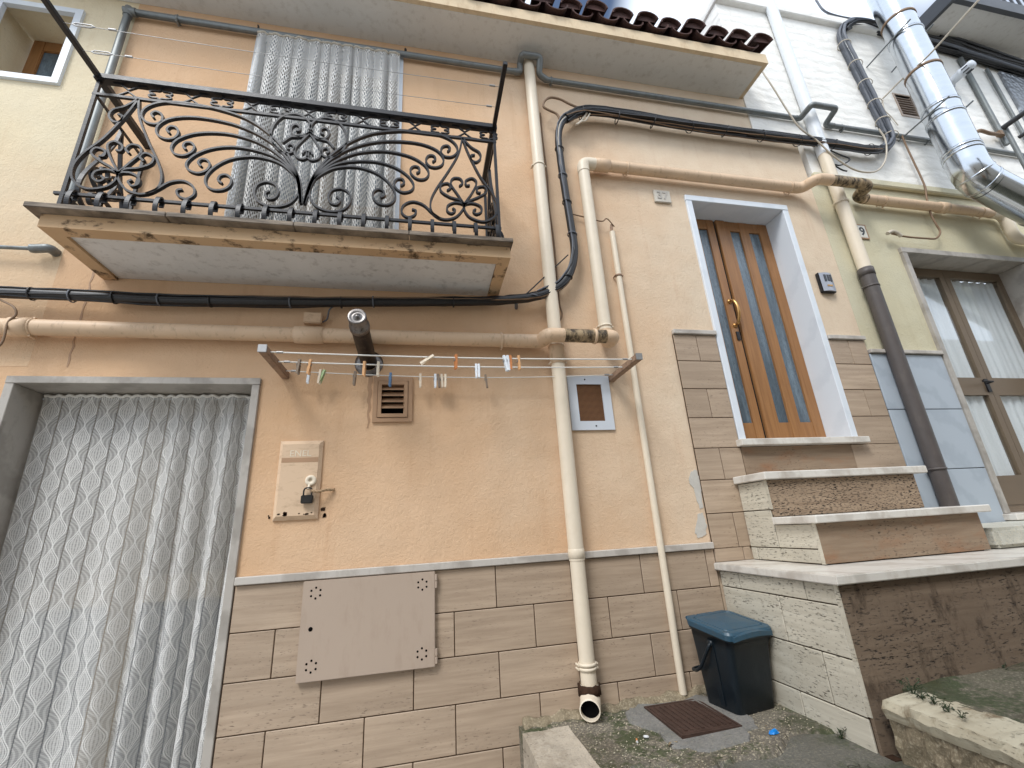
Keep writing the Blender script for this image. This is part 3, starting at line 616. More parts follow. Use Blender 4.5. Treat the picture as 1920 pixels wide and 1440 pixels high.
# ---- balcony railing: bars, posts, scrolls traced in the rail plane
RY = -.49; RX0, RX1 = -1.838, .474; RC = (RX0+RX1)/2; ZT, ZB, ZL = 4.165, 4.045, 3.345
rail = obj('railing', MB().box(RX0-.02, RX1+.02, RY-.028, RY+.022, ZT-.020, ZT+.020), M['iron'], peach, bevel=.004)
IR = M['iron']
def bar(name, *a): return obj(name, bx(*a), IR, rail)
bar('rail_bar', RX0-.012, RX1+.012, RY-.010, RY+.006, ZB-.008, ZB+.008); bar('rail_bar', RX0-.04, RX1+.012, RY-.008, RY+.008, ZL-.008, ZL+.008)
for x in (RX0, RX1):
    bar('post', x-.009, x+.009, RY-.009, RY+.009, 3.236, ZT-.012)
    bar('handrail_return', x-.02, x+.02, RY+.021, -.002, ZT-.012, ZT+.016)
    bar('rail_bar', x-.006, x+.006, RY+.012, -.002, ZB-.006, ZB+.006); bar('rail_bar', x-.008, x+.008, RY+.012, -.002, ZL-.008, ZL+.008)
    bar('post', x-.009, x+.009, -.03, -.012, 3.236, ZB-.006)
def z2(p): return W(480+p[0]/3, p[1]/3, RY)            # from the enlarged view of the right half
XC = z2((268, 1150)).x
TOP = [z2(p) for p in ((1160, 778), (400, 663))]
def scroll(pts, mirror=True, name='scroll', w=.0112, d=.022, n=5):
    P = catmull([z2(p) for p in pts], n)
    obj(name, MB().strip(P, (0, 1, 0), w, d), IR, rail)
    if mirror: obj(name, MB().strip([Vector((2*XC-p.x-.010, p.y, p.z)) for p in P], (0, 1, 0), w, d), IR, rail)
ARMS = [[(270, 1150), (300, 1040), (345, 965), (420, 880), (520, 810), (640, 760), (760, 743), (880, 742), (1000, 755), (1080, 782), (1125, 820), (1132, 858), (1105, 884), (1064, 884), (1041, 862), (1047, 832), (1076, 823), (1092, 840), (1078, 856)],
 [(272, 1150), (304, 1042), (348, 972), (450, 882), (560, 830), (680, 803), (800, 799), (920, 812), (1010, 845), (1052, 890), (1048, 930), (1012, 946), (972, 936), (956, 906), (970, 881), (998, 880), (1010, 900), (994, 914)],
 [(274, 1150), (308, 1044), (352, 980), (450, 910), (560, 868), (680, 854), (780, 862), (880, 890), (950, 935), (972, 980), (952, 1010), (910, 1011), (876, 986), (869, 957), (888, 940), (914, 945), (920, 967), (904, 978)],
 [(276, 1150), (312, 1046), (356, 986), (450, 930), (560, 911), (680, 915), (780, 945), (850, 990), (886, 1040), (876, 1074), (830, 1086), (790, 1066), (778, 1036), (794, 1012), (824, 1012), (834, 1034), (816, 1048)],
 [(300, 1060), (330, 1012), (420, 958), (510, 942), (600, 950), (690, 985), (750, 1035), (782, 1090), (776, 1134), (740, 1156), (690, 1148), (661, 1120), (660, 1086), (688, 1068), (717, 1078), (722, 1104), (700, 1115)]]
for a in ARMS: scroll(a)
scroll([(330, 1005), (302, 1070), (306, 1120), (345, 1168), (420, 1193), (492, 1182), (530, 1140), (524, 1090), (480, 1065), (430, 1074), (408, 1108), (420, 1144), (454, 1154), (474, 1130), (456, 1110)])
# central heart
for s_ in ([(300, 735), (330, 688), (395, 668), (460, 690), (500, 740), (512, 800), (490, 850), (450, 884), (402, 890), (372, 872), (376, 845), (400, 838), (413, 857), (398, 868)],
           [(300, 745), (340, 782), (392, 784), (413, 752), (396, 726), (368, 732), (366, 752), (384, 760)],
           [(302, 750), (360, 786), (405, 800), (440, 838)],
           [(302, 750), (335, 800), (366, 856), (354, 894), (316, 906), (288, 886), (292, 862), (312, 860), (320, 876)]):
    P = catmull([z2(p) for p in s_], 5); xc = z2((302, 780)).x
    for sg in (0, 1):
        Q = P if not sg else [Vector((2*xc-p.x, p.y, p.z)) for p in P]
        obj('scroll', MB().strip(Q, (0, 1, 0), .0112, .022), IR, rail)
# teardrops with hearts inside
TEAR = [[(1160, 782), (1138, 870), (1080, 970), (1012, 1070), (982, 1140), (992, 1200), (1050, 1236), (1112, 1230), (1150, 1200), (1170, 1165), (1160, 1150), (1118, 1143), (1080, 1160), (1076, 1190), (1100, 1204), (1120, 1188), (1106, 1174)],
 [(1160, 782), (1200, 880), (1262, 1000), (1328, 1090), (1355, 1160), (1342, 1220), (1284, 1250), (1214, 1232), (1180, 1200), (1170, 1165), (1184, 1150), (1222, 1147), (1262, 1164), (1268, 1194), (1240, 1208), (1222, 1192), (1236, 1180)],
 [(1170, 1160), (1200, 1134), (1252, 1112), (1296, 1084), (1284, 1054), (1246, 1058), (1244, 1084), (1264, 1088)],
 [(1170, 1160), (1146, 1130), (1090, 1112), (1042, 1080), (1040, 1046), (1078, 1035), (1096, 1058), (1076, 1075)],
 [(1170, 1152), (1218, 1084), (1240, 1032), (1216, 1007), (1180, 1020), (1182, 1046), (1202, 1046)],
 [(1170, 1152), (1130, 1092), (1096, 1040), (1108, 1008), (1146, 1008), (1162, 1034), (1144, 1050)],
 [(1034, 1232), (990, 1200), (940, 1155), (880, 1138), (832, 1158), (819, 1196), (850, 1225), (890, 1215), (900, 1190), (878, 1180)],
 [(1163, 785), (1210, 832), (1254, 860), (1263, 893), (1240, 915), (1212, 905), (1210, 880), (1230, 875)]]
for a in TEAR: scroll(a)
# teardrops of the two side panels (same pattern, turned into the depth)
tc_x = z2((1165, 1100)).x
for x in (RX0, RX1):
    for a in TEAR[:6]:
        P = catmull([z2(p) for p in a], 4); obj('scroll', MB().strip([Vector((x, -.255+(p.x-tc_x)*.82, p.z)) for p in P], (1, 0, 0), .0112, .022), IR, rail)
# frieze between the handrail and the second bar
qx = [W(px, py, RY).x for px, py in ((303, 173), (420, 187), (534, 202), (638, 216), (737, 228), (833, 242), (916, 254))]
qx = [qx[0]+(qx[-1]-qx[0])*i/6 for i in range(7)]; step = qx[1]-qx[0]; zm = (ZT-.020+ZB+.008)/2; hh = (ZT-.020-ZB-.008)/2
def zz(name, pts, **k): return obj(name, MB().strip([Vector((a, RY, b)) for a, b in pts], (0, 1, 0), .0075, .012), IR, rail)
for i, q in enumerate([qx[0]-step]+qx):
    if q-.06 > RX0 and q+.05 < RX1+.02:
        prof = [(0, hh), (-.012, hh*.55), (-.03, hh*.42), (-.05, hh*.45), (-.062, hh*.2), (-.05, -.0), (-.03, 0), (-.05, 0), (-.062, -hh*.2), (-.05, -hh*.45), (-.03, -hh*.42), (-.012, -hh*.55), (0, -hh)]
        prof = [(0, hh*.98), (-.010, hh*.62), (-.034, hh*.60), (-.058, hh*.42), (-.052, hh*.12), (-.028, 0), (-.052, -hh*.12), (-.058, -hh*.42), (-.034, -hh*.60), (-.010, -hh*.62), (0, -hh*.98)]
        for sg in (1, -1): zz('quatrefoil', [(lambda p: (p.x, p.z))(v) for v in catmull([Vector((q+a*sg, 0, zm+b)) for a, b in prof], 4)])
    c = q+step/2
    if c+.07 < RX1:
        zz('zigzag', [(c-.085, zm+hh*.97), (c-.045, zm+hh*.9), (c, zm+hh*.12), (c+.045, zm+hh*.9), (c+.085, zm+hh*.97)])
        zz('zigzag', [(c-.085, zm-hh*.97), (c-.045, zm-hh*.9), (c, zm-hh*.12), (c+.045, zm-hh*.9), (c+.085, zm-hh*.97)])
# hooked feet under the lower bar
hm = MB().strip(catmull([Vector((0, .012, ZL-.03)), Vector((0, .014, ZL+.004)), Vector((0, 0, ZL+.018)), Vector((0, -.022, ZL+.006)), Vector((0, -.034, ZL-.04)), Vector((0, -.030, ZL-.08)), Vector((0, -.012, ZL-.109))], 4), (1, 0, 0), .008, .022)
hk = None
for i in range(18):
    x = RX0+.05+(RX1-RX0-.07)*i/17
    if hk is None: mb = MB(); mb.v = [(v[0]+x, v[1]+RY, v[2]) for v in hm.v]; mb.f = hm.f; hk = obj('hook', mb, IR, rail); x0h = x
    else: link('hook', hk.data, WL[hk]+Vector((x-x0h, 0, 0)), rail)
for x, sg in ((RX0, -1), (RX1, 1)):
    for i in range(4):
        mb = MB(); y = RY+.05+.11*i; mb.v = [(x+sg*(-v[1]), y+v[0], v[2]) for v in hm.v]; mb.f = hm.f; obj('hook', mb, IR, rail)
# arms that hold the washing wires
for x in (RX0, RX1): obj('wire_arm', MB().box(x-.013, x+.013, -.945, RY-.026, ZT-.012, ZT+.014), IR, rail, bevel=.002)
for k, y in enumerate((-.795, -.655)):
    a, b = Vector((RX0+.013, y, ZT)), Vector((RX1-.013, y, ZT))
    P = [a+(b-a)*(i/20)+Vector((0, 0, -.012*math.sin(PI*i/20))) for i in range(21)]
    w_ = obj('washing_wire', MB().tube(P, .0016, 6), M['zinc'], None, ('front' if k == 0 else 'rear')+' thin steel washing wire strung between the balcony arms', 'wire', 'wires over the balcony')
    lp_ = [(.04, 0), (.055, .010), (.12, .010), (.14, 0), (.12, -.010), (.055, -.010), (.04, 0)]; tb = MB().tube([a+Vector((u, 0, v)) for u, v in lp_], .0035, 6)
    obj('wire_clamp', MB().tube([a+Vector((.20, 0, 0)), a+Vector((.235, 0, 0))], .006, 8), M['zinc'], w_)
    obj('turnbuckle', tb, M['zinc'], w_); obj('wire_clamp', MB().tube([b-Vector((.06, 0, 0)), b-Vector((.025, 0, 0))], .006, 8), M['zinc'], w_)

# ---- cream neighbour on the left with its small window
cream = thing('house', 'cream plastered house end with a small deep-set window', 'house', (-2.8, .15, GZ))
WN = (-2.98, -2.455, 4.625, 5.36)
obj('wall', wall(-3.6, -2.144, 2.562, 5.60, .002, .34, [WN]), M['cream'], cream)
wm = MB(); x0, x1, z0, z1 = WN
for a in ((x0, x0+.045, z0+.045, z1-.045), (x1-.045, x1, z0+.045, z1-.045), (x0, x1, z0, z0+.045), (x0, x1, z1-.045, z1)): wm.box(a[0], a[1], -.022, .012, a[2], a[3])
obj('window_surround', wm, M['jamb'], cream)
rv = MB(); a0, a1, c0, c1 = x0+.001, x1-.001, z0+.001, z1-.001
wf = MB()
for a in ((x0+.02, x0+.1, z0, z1), (x1-.1, x1-.02, z0, z1), (x0+.1, x1-.1, z0, z0+.1), (x0+.1, x1-.1, z1-.1, z1)): wf.box(a[0], a[1], .27, .31, a[2], a[3])
wi = obj('window', wf, M['wood'], cream, bevel=.004); piece('pane', x0+.1, x1-.1, .285, .293, z0+.1, z1-.1, M['obscure'], wi, 0)

# ---- right-hand house: green plaster below, rough white render above
right = thing('house', 'neighbouring house with yellow-green lower wall and rough white upper wall', 'house', (6, .15, GZ))
GD = (4.445, 6.05, 1.40, 3.87)
obj('wall', wall(3.667, 12, GZ-.1, 4.62, 0, .34, [GD]), M['green'], right)
piece('string_course', 3.70, 12, -.05, -.001, 4.58, 4.66, M['green'], right, .012)
uw = wall(3.182, 12, 4.621, 6.98, -.012, .34, [(5.255, 5.49, 5.69, 6.00)], cut=[(3.1, 3.72, 4.5, 5.14)])
obj('upper_wall', uw, M['rough'], right)
obj('side_wall', bx(3.183, 3.45, .341, 7.0, 5.0, 6.98), M['rough'], right)
piece('ledge', 3.16, 12, -.07, .36, 6.981, 7.10, M['rough'], right, .01); piece('side_coping', 3.15, 3.5, .361, 7.0, 6.981, 7.09, M['fascia'], right, .01)
# blue-grey marble slabs
mz = [GZ+.7, 1.31, 1.797, 2.283, 2.768]
for a, b in zip(mz, mz[1:]): piece('marble_slab', 3.67, 4.437, -.016, .0, a+.003, b-.003, M['blue_marble'], right, .003)
obj('grout', bx(3.669, 4.438, -.006, -.0005, GZ, 2.768), M['blacktext'], right)
piece('coping', 3.67, 4.44, -.038, -.001, 2.770, 2.803, M['trim'], right, .004)
piece('door_jamb', 4.441, 4.495, -.03, .25, 1.44, 3.815, M['jamb_grey'], right, .004); piece('door_jamb', 6.0, 6.052, -.03, .25, 1.44, 3.815, M['jamb_grey'], right, .004); piece('lintel', 4.439, 6.054, -.031, .25, 3.816, 3.872, M['jamb_grey'], right, .004)
piece('door_sill', 4.42, 6.1, -.10, .25, 1.39, 1.438, M['tread'], right, .004)
def gleaf(x0, x1, handle):
    y0, y1 = .19, .235; z0, z1 = 1.44, 3.813; mb = MB(); f = .065
    for a in ((x0, x0+f, z0, z1), (x1-f, x1, z0, z1), (x0+f, x1-f, z0, z0+.30), (x0+f, x1-f, 2.47, 2.64), (x0+f, x1-f, z1-.09, z1)): mb.box(a[0], a[1], y0, y1, a[2], a[3])
    mb.box(x0+f+.03, x1-f-.03, y0-.008, y0, z0+.06, z0+.24)
    lf = obj('door_leaf', mb, M['brown_alu'], right)
    for a, b in ((z0+.30, 2.47), (2.64, z1-.09)):
        piece('pane', x0+f, x1-f, y0+.018, y0+.024, a, b, M['glass'], lf, 0)
    if handle:
        h = MB().tube(catmull([Vector((x1-.035, y0, 2.585)), Vector((x1-.035, y0-.05, 2.585)), Vector((x1-.06, y0-.055, 2.585)), Vector((x1-.15, y0-.05, 2.59))], 4), .009, 8); h.box(x1-.055, x1-.015, y0-.012, y0, 2.50, 2.625)
        obj('handle', h, M['intercom_dark'], lf)
    return lf
gleaf(4.497, 5.215, True); gleaf(5.219, 5.998, False)
piece('room_shade', 4.4, 6.1, .6, .62, 1.3, 4.0, M['grime_and_shade'], right, 0)  # flat dark sheet, its colour stands for the unlit interior
for k, (a, b) in enumerate(((4.56, 5.15), (5.28, 5.94))):
    mb = MB(); nu = 60; 
    for j in range(2):
        for i in range(nu+1):
            u = i/nu; mb.v.append((a+(b-a)*u, .235+.010*math.sin(u*38+k)+.005*math.sin(u*91), (1.6, 3.72)[j]))
    for i in range(nu): mb.f.append((i, i+1, nu+2+i, nu+1+i))
    obj('curtain', mb, M['sheer'], None, ('white sheer curtain behind the narrow left leaf of the brown glazed door', 'white sheer curtain behind the wide right leaf of the brown glazed door')[k], 'curtain', smooth=True)
# vent in the white wall
vm = MB()
for i in range(9): vm.v += []; 
vent_r = obj('vent_frame', MB().box(5.24, 5.258, -.02, .02, 5.672, 6.018).box(5.487, 5.505, -.02, .02, 5.672, 6.018).box(5.258, 5.487, -.02, .02, 5.672, 5.69).box(5.258, 5.487, -.02, .02, 6.0, 6.018), M['gas'], right)
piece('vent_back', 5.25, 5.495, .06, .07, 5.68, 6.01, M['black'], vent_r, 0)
for i in range(8):
    z = 5.705+.037*i; mb = MB(); mb.v = [(5.259, -.014, z), (5.486, -.014, z), (5.486, .03, z+.022), (5.259, .03, z+.022), (5.259, -.014, z-.005), (5.486, -.014, z-.005), (5.486, .03, z+.017), (5.259, .03, z+.017)]; mb.f = [(0, 1, 2, 3), (4, 7, 6, 5), (0, 4, 5, 1), (2, 6, 7, 3)]
    obj('slat', mb, M['gas'], vent_r)
# upper balcony of the right house
ZS = 7.04
usl = obj('balcony_slab', MB().box(5.93, 12, -.47, -.075, ZS, ZS+.06), M['soffit'], right)
obj('edge_beam', MB().box(5.88, 5.928, -.50, -.013, ZS-.08, ZS+.10), M['dark_steel'], usl); obj('edge_beam', MB().box(5.93, 12, -.52, -.472, ZS-.08, ZS+.10), M['dark_steel'], usl)
for i in range(12): obj('baluster', bx(6.0+.13*i, 6.02+.13*i, -.51, -.49, ZS+.101, ZS+1.0), M['dark_steel'], usl)
obj('handrail', bx(5.9, 12, -.52, -.48, ZS+1.0, ZS+1.04), M['dark_steel'], usl)
# ---- unseen house added across the alley, behind the viewer, to shade the lower wall
opp = thing('house', 'unseen pale grey house across the alley, added to shade the balcony wall', 'house', (5, -4.8, GZ))
obj('wall', wall(-2.6, 16, GZ-.1, 5.4, -4.9, -4.5, [(0.2, 1.2, 2.9, 4.3), (4.2, 5.2, 2.9, 4.3), (8.2, 9.2, 2.9, 4.3), (2.2, 3.3, GZ, 2.3)]), M['opposite'], opp)
for x in (.2, 4.2, 8.2): piece('shutter', x+.02, x+.98, -4.60, -4.55, 2.92, 4.28, M['brown_alu'], opp, .004)
piece('door', 2.22, 3.28, -4.62, -4.56, GZ, 2.28, M['wood'], opp, .004)
# ================================================================== STAIRS
st = thing('stairs', 'travertine stairs with white marble treads rising to the orange door', 'stairs', (2.6, -.45, .56))
XU, XL = 2.15, 1.885
core = MB().box(XU+.012, 3.30, -.272, -.016, 1.22, 1.75).box(XU+.012, 3.30, -.556, -.273, 1.22, 1.48).box(XL+.012, 12, -.856, -.016, .4, 1.219)
obj('core', core, M['grout'], st)
piece('tread', XU-.03, 3.42, -.320, -.017, 1.752, 1.800, M['tread'], st, .005)
piece('tread', XU-.03, 3.385, -.615, -.290, 1.482, 1.524, M['tread'], st, .005)
t1 = MB(); t1.v = [(1.855, -.002, 1.225), (1.855, -.905, 1.220), (12, -.905, 1.220), (12, -.002, 1.225), (1.855, -.002, 1.267), (1.855, -.905, 1.262), (12, -.905, 1.262), (12, -.002, 1.267)]; t1.f = [(0, 1, 2, 3), (4, 7, 6, 5), (0, 4, 5, 1), (1, 5, 6, 2), (2, 6, 7, 3), (3, 7, 4, 0)]
obj('tread', t1, M['tread'], st, bevel=.005)
piece('riser', XU+.0, 3.33, -.288, -.274, 1.526, 1.751, M['riser'], st, .002)
piece('riser', XU+.0, 3.33, -.573, -.558, 1.270, 1.481, M['riser_rust'], st, .002)
piece('riser', XL+.0, 12, -.874, -.858, .55, 1.219, M['riser_dirty'], st, .002)
# side cladding, tile by tile (face looks to -X)
def side(y0, y1, z0, z1, x, mat='stair_tile'): piece('side_tile', x-.001, x+.011, y0+.003, y1-.003, z0+.003, z1-.003, M[mat], st, .003)
side(-.2675, -.016, 1.57, 1.751, XU); side(-.2675, -.016, 1.345, 1.57, XU); side(-.55, -.2675, 1.345, 1.481, XU); side(-.07, -.016, 1.268, 1.345, XU); side(-.55, -.07, 1.268, 1.345, XU)
for a in ((-.19, -.016, 1.129, 1.22), (-.675, -.19, 1.129, 1.22), (-.850, -.675, 1.129, 1.22), (-.485, -.016, .909, 1.129), (-.850, -.485, .909, 1.129), (-.235, -.016, .689, .909), (-.685, -.235, .689, .909), (-.850, -.685, .689, .909), (-.485, -.016, .55, .689), (-.850, -.485, .55, .689)): side(*a, XL)
mt = MB().box(XL-.004, XL+.010, -.8735, -.8515, .70, 1.219); obj('corner_strip', mt, M['stair_tile'], st); mt = MB().box(XU-.004, XU+.010, -.5725, -.5515, 1.268, 1.481); obj('corner_strip', mt, M['stair_tile'], st); mt = MB().box(XU-.004, XU+.010, -.2875, -.269, 1.572, 1.751); obj('corner_strip', mt, M['stair_tile'], st)
# the neighbour's rough stone step that stands on the lowest tread
step = obj('stone_step', bx(3.40, 6.3, -.58, -.02, 1.269, 1.385), M['granite'], None, 'rough pale stone step at the foot of the brown glazed door', 'step', bevel=.02)

# ================================================================== PIPES
def ring(mb, c, ax, r, w=.012, t=.006, n=18): return mb.lathe(Vector(c)-Vector(ax).normalized()*w/2, ax, [(r-.002, 0), (r+t, 0), (r+t, w), (r-.002, w)], n)
def clampobj(c, ax, r, parent, mat, tip=None):
    mb = MB(); ring(mb, c, ax, r, .016, .004)
    a = Vector(ax).normalized(); s = a.cross(Vector((0, 1, 0)))
    if s.length < .1: s = Vector((1, 0, 0))
    s.normalize(); q = Vector(c)+s*(r+.008)
    mb.tube([q+Vector((0, -.012, 0)), q+Vector((0, .03, 0))], .006, 6); q = Vector(c)-s*(r+.008); mb.tube([q+Vector((0, -.012, 0)), q+Vector((0, .03, 0))], .006, 6)
    mb.tube([Vector(c)+Vector((0, r, 0)), Vector((c[0], .004, c[2]))], .007, 6)
    return obj('clamp', mb, mat, parent)
# main downpipe
XM, YM, RM = .918, -.064, .047
dp = thing('downpipe', 'long beige downpipe running from the eave to the pavement, open outlet at its foot', 'downpipe', (XM, YM, .58))
def vz(px, py, Y=YM): return W(px, py, Y).z
z_out = .70
obj('pipe', MB().tube([(XM, YM, 5.60), (XM, YM, vz(1035, 655))], RM, 20), M['pipe'], dp)
obj('pipe', MB().tube([(XM, YM, vz(1035, 655)), (XM, YM, vz(1090, 1050))], RM, 20), M['pipe'], dp)
obj('pipe', MB().tube([(XM, YM, vz(1090, 1050)), (XM, YM, z_out)], RM-.003, 20), M['pipe'], dp)
cm = MB().lathe((XM, YM, vz(1035, 668)-.06), (0, 0, 1), [(RM, 0), (RM+.007, .002), (RM+.007, .12), (RM+.011, .122), (RM+.011, .135), (RM, .137)], 24); obj('socket', cm, M['pipe_h'], dp)
cm = MB().lathe((XM, YM, vz(1090, 1040)-.02), (0, 0, 1), [(RM-.003, 0), (RM+.003, .004), (RM+.003, .05), (RM, .055)], 24); obj('socket', cm, M['pipe'], dp)
for py in (312, 680): clampobj((XM, YM, vz(1010, py)), (0, 0, 1), RM, dp, M['pipe'])
clampobj((XM, YM, vz(1105, 1244)), (0, 0, 1), RM, dp, M['pipe']); clampobj((XM, YM, vz(1105, 1252)), (0, 0, 1), RM, dp, M['pipe'])
od = Vector((-.40, -.90, -.12)); q0 = Vector((XM, YM, z_out-.045))
E_ = [Vector((XM, YM, z_out+.02)), Vector((XM, YM, z_out-.02)), q0+od*.02+Vector((0, 0, -.008)), q0+od*.06+Vector((0, 0, -.02)), q0+od*.10+Vector((0, 0, -.022))]
E_ = catmull(E_, 4); om = MB(); n = 22
def rings_of(P, r):
    mbx = MB(); mbx.tube(P, r, n, (False, False)); return [[Vector(v) for v in mbx.v[i*n:(i+1)*n]] for i in range(len(P))]
ro = rings_of(E_, lambda t: RM+.004 if t < .4 else RM+.008); ri = rings_of(E_, RM+.003)
om.loft(ro+[ri[-1]]+ri[::-1], True, (False, False), True); obj('outlet', om, M['pipe'], dp)
om = MB(); ring(om, E_[3], (0, 0, 1), RM+.006, .05, .008, 22); 
for v in range(len(om.v)): a = om.v[v]; om.v[v] = (a[0]+random.uniform(-.006, .006), a[1]+random.uniform(-.006, .006), a[2]+random.uniform(-.008, .008))
obj('grime_collar', om, M['grime_and_shade'], dp)
obj('outlet_shade', MB().lathe(E_[13], -od, [(0, 0), (RM+.0025, 0.001)], 18), M['black'], dp)  # black disc painted as the shade deep in the outlet

# long conduit that crosses both houses
ZC = W(500, 626, -.07).z; XV = 1.30; ZC2 = W(1300, 330, -.07).z; RC_ = .046
XJ0, XJ1 = W(1505, 350, -.07).x, W(1595, 365, -.07).x
co = thing('conduit', 'long weathered beige pipe running sideways, up the wall and on over both doors', 'pipe', (0, -.07, ZC-.1))
ZC3 = W(1700, 382, -.07).z
def seg(P, r=RC_, mat='pipe_h', name='pipe', fr=.06): return obj(name, MB().tube(fillet(P, fr), r, 18), M[mat], co)
seg([(-3.6, -.07, ZC), (-1.9, -.07, ZC), (.62, -.07, ZC)]); seg([(.62, -.07, ZC), (XM-.10, -.07, ZC), (XM-.10, -.18, ZC), (XM+.02, -.18, ZC)], RC_+.003, name='elbow', fr=.075)
seg([(XM+.02, -.18, ZC), (XV-.05, -.18, ZC)], mat='pipe_mould'); seg([(XV-.06, -.18, ZC), (XV, -.18, ZC), (XV, -.07, ZC), (XV, -.07, ZC+.10)], RC_+.003, name='elbow', fr=.055)
seg([(XV, -.07, ZC+.06), (XV, -.07, ZC2-.05)], mat='pipe'); seg([(XV, -.07, ZC2-.10), (XV, -.07, ZC2), (XV+.12, -.07, ZC2)], RC_+.004, 'pipe', 'elbow', .07)
seg([(XV+.10, -.07, ZC2), (XJ0-.09, -.07, ZC2)]); seg([(XJ0-.14, -.07, ZC2), (XJ0-.02, -.07, ZC2), (XJ0+.02, -.20, ZC2+.0), (XJ0+.17, -.20, ZC2+.0)], RC_+.003, 'pipe_h', 'elbow', .08)
seg([(XJ0+.15, -.20, ZC2), (XJ1-.02, -.20, ZC2)], RC_, 'pipe_mould'); seg([(XJ1-.05, -.20, ZC2), (XJ1+.06, -.20, ZC2-.01), (XJ1+.06, -.07, (ZC2+ZC3)/2), (XJ1+.16, -.07, ZC3)], RC_+.003, 'pipe_mould', 'elbow', .06)
XE = W(1872, 398, -.07).x
seg([(XJ1+.12, -.07, ZC3), (XE, -.07, ZC3)]); seg([(XE-.12, -.07, ZC3), (XE+.05, -.07, ZC3), (XE+.05, -.07, ZC3-.30), (XE+.4, -.07, ZC3-.30)], RC_+.004, 'pipe', 'elbow', .09)
for x, z, y in ((W(60, 620, -.07).x, ZC, -.07), (W(940, 637, -.07).x, ZC, -.07), (W(1175, 318, -.07).x, ZC2, -.07), (W(1480, 350, -.07).x, ZC2, -.07), (W(1655, 375, -.07).x, ZC3, -.07), (W(1835, 392, -.07).x, ZC3, -.07)): clampobj((x, y, z), (1, 0, 0), RC_, co, M['pipe_h'])
clampobj((XV, -.07, ZC+.13), (0, 0, 1), RC_, co, M['pipe'])
for x, z, l in ((W(580, 628, -.07).x, ZC, .17), (XV+.17, ZC2, .13), (XV-.14, ZC, .02), (W(1765, 385, -.07).x, ZC3, .10), (W(40, 617, -.07).x, ZC, .10)):
    y = -.18 if abs(x-XV+.14) < .001 else -.07
    obj('socket', MB().lathe((x-l/2, y, z), (1, 0, 0), [(RC_, 0), (RC_+.008, .003), (RC_+.008, l-.003), (RC_, l)], 22), M['pipe_h'], co)
# slim conduit beside the bin
XT = 1.489; tp = thing('slim_pipe', 'slim beige pipe running down the wall to the drain cover', 'pipe', (XT, -.03, .585))
obj('pipe', MB().tube([(XT, -.035, 3.76), (XT, -.035, .592)], .022, 14), M['pipe'], tp); clampobj((XT, -.035, W(1158, 518, -.03).z), (0, 0, 1), .022, tp, M['wood_old'])
obj('cap', MB().tube([(XT, -.035, 3.755), (XT-.002, -.04, 3.80), (XT+.008, -.035, 3.83)], .012, 8), M['wood_old'], tp)
obj('wire', MB().tube(catmull([W(1152, 425, -.05), W(1138, 410, -.06), W(1128, 415, -.05), W(1100, 408, -.03), W(1075, 402, -.03), W(1060, 400, -.05)], 5), .005, 6), M['cable_brown'], tp)
# right downpipe: white, then beige, then dark grey
XD, YD, RD = W(1600, 480, -.07).x, -.07, .052
rd = thing('downpipe', 'downpipe between the two houses, white above, beige in the middle, dark grey below', 'downpipe', (XD, YD, 1.53))
zA, zB = W(1553, 340, YD).z, W(1606, 507, YD).z; XD2 = 3.86
obj('pipe', MB().tube([(XD2, YD, 7.4), (XD2, YD, 4.85)], RD+.004, 18), M['pipe_white'], rd); obj('pipe', MB().tube([(XD2, YD, 4.85), (XD2, YD, zB)], RD, 18), M['pipe'], rd)
obj('pipe', MB().tube([(XD2, YD, zB+.02), (XD2, YD, 1.79)], RD+.006, 20), M['pipe_dark'], rd)
obj('pipe', MB().tube([(XD2, YD, 1.79), (XD2, YD, 1.40)], RD+.004, 20), M['pipe_dark'], rd)
ring_ = MB(); ring(ring_, (XD2, YD, zB-.02), (0, 0, 1), RD+.006, .07, .004, 22); obj('socket', ring_, M['pipe_dark'], rd)
for z, mt_ in ((W(1563, 380, YD).z, 'pipe'), (W(1625, 538, YD).z, 'pipe_dark'), (W(1750, 880, YD).z, 'pipe_dark')): clampobj((XD2, YD, z), (0, 0, 1), RD+.006, rd, M[mt_])
# thin grey steel pipe along the top
YG, RG = -.045, .024
XG = -2.16; zg0 = W(700, 93, YG).z
gp = thing('steel_pipe', 'thin grey steel pipe rising behind the balcony and running along under the eave', 'pipe', (XG, YG, 2.7))
zg1 = W(1300, 192, YG).z; zg2 = W(1650, 246, YG).z
def gseg(P, r=RG, name='pipe', fr=.03): return obj(name, MB().tube(fillet(P, fr), r, 12), M['galv'], gp)
xg = W(975, 133, YG).x
gseg([(XG, YG, 3.42), (XG, YG, zg0), (xg, YG, zg0)], fr=.01); 
obj('elbow', MB().tube([(XG, YG, zg0+.03), (XG, YG, zg0-.05)], RG+.006, 12).tube([(XG-.03, YG, zg0), (XG+.05, YG, zg0)], RG+.006, 12), M['galv'], gp)
gseg([(xg-.05, YG, zg0), (xg, YG, zg0), (xg, YG-.02, zg0+.085), (xg, -.145, zg0+.085), (XM+.085, -.145, zg0+.085), (XM+.085, YG-.02, zg0-.02), (XM+.16, YG, zg1)], RG+.004, 'elbow')
xw = W(1500, 224, YG).x
gseg([(XM+.14, YG, zg1), (xw, YG, zg1)]); gseg([(xw-.05, YG, zg1), (xw, YG, zg1), (xw+.01, -.19, zg1+.02), (xw+.30, -.19, zg1+.02), (xw+.30, YG, zg1-.03), (xw+.40, YG, zg1-.03)], RG+.004, 'elbow')
gseg([(xw+.36, YG, zg1-.03), (6.35, YG, zg2-.03), (7.0, YG, zg2-.04)])
for px, py in ((335, 28), (1033, 146), (1577, 234)): clampobj((W(px, py, YG).x, YG, zg0 if px < 950 else (zg1 if px < 1400 else zg1-.035)), (1, 0, 0), RG, gp, M['galv'])
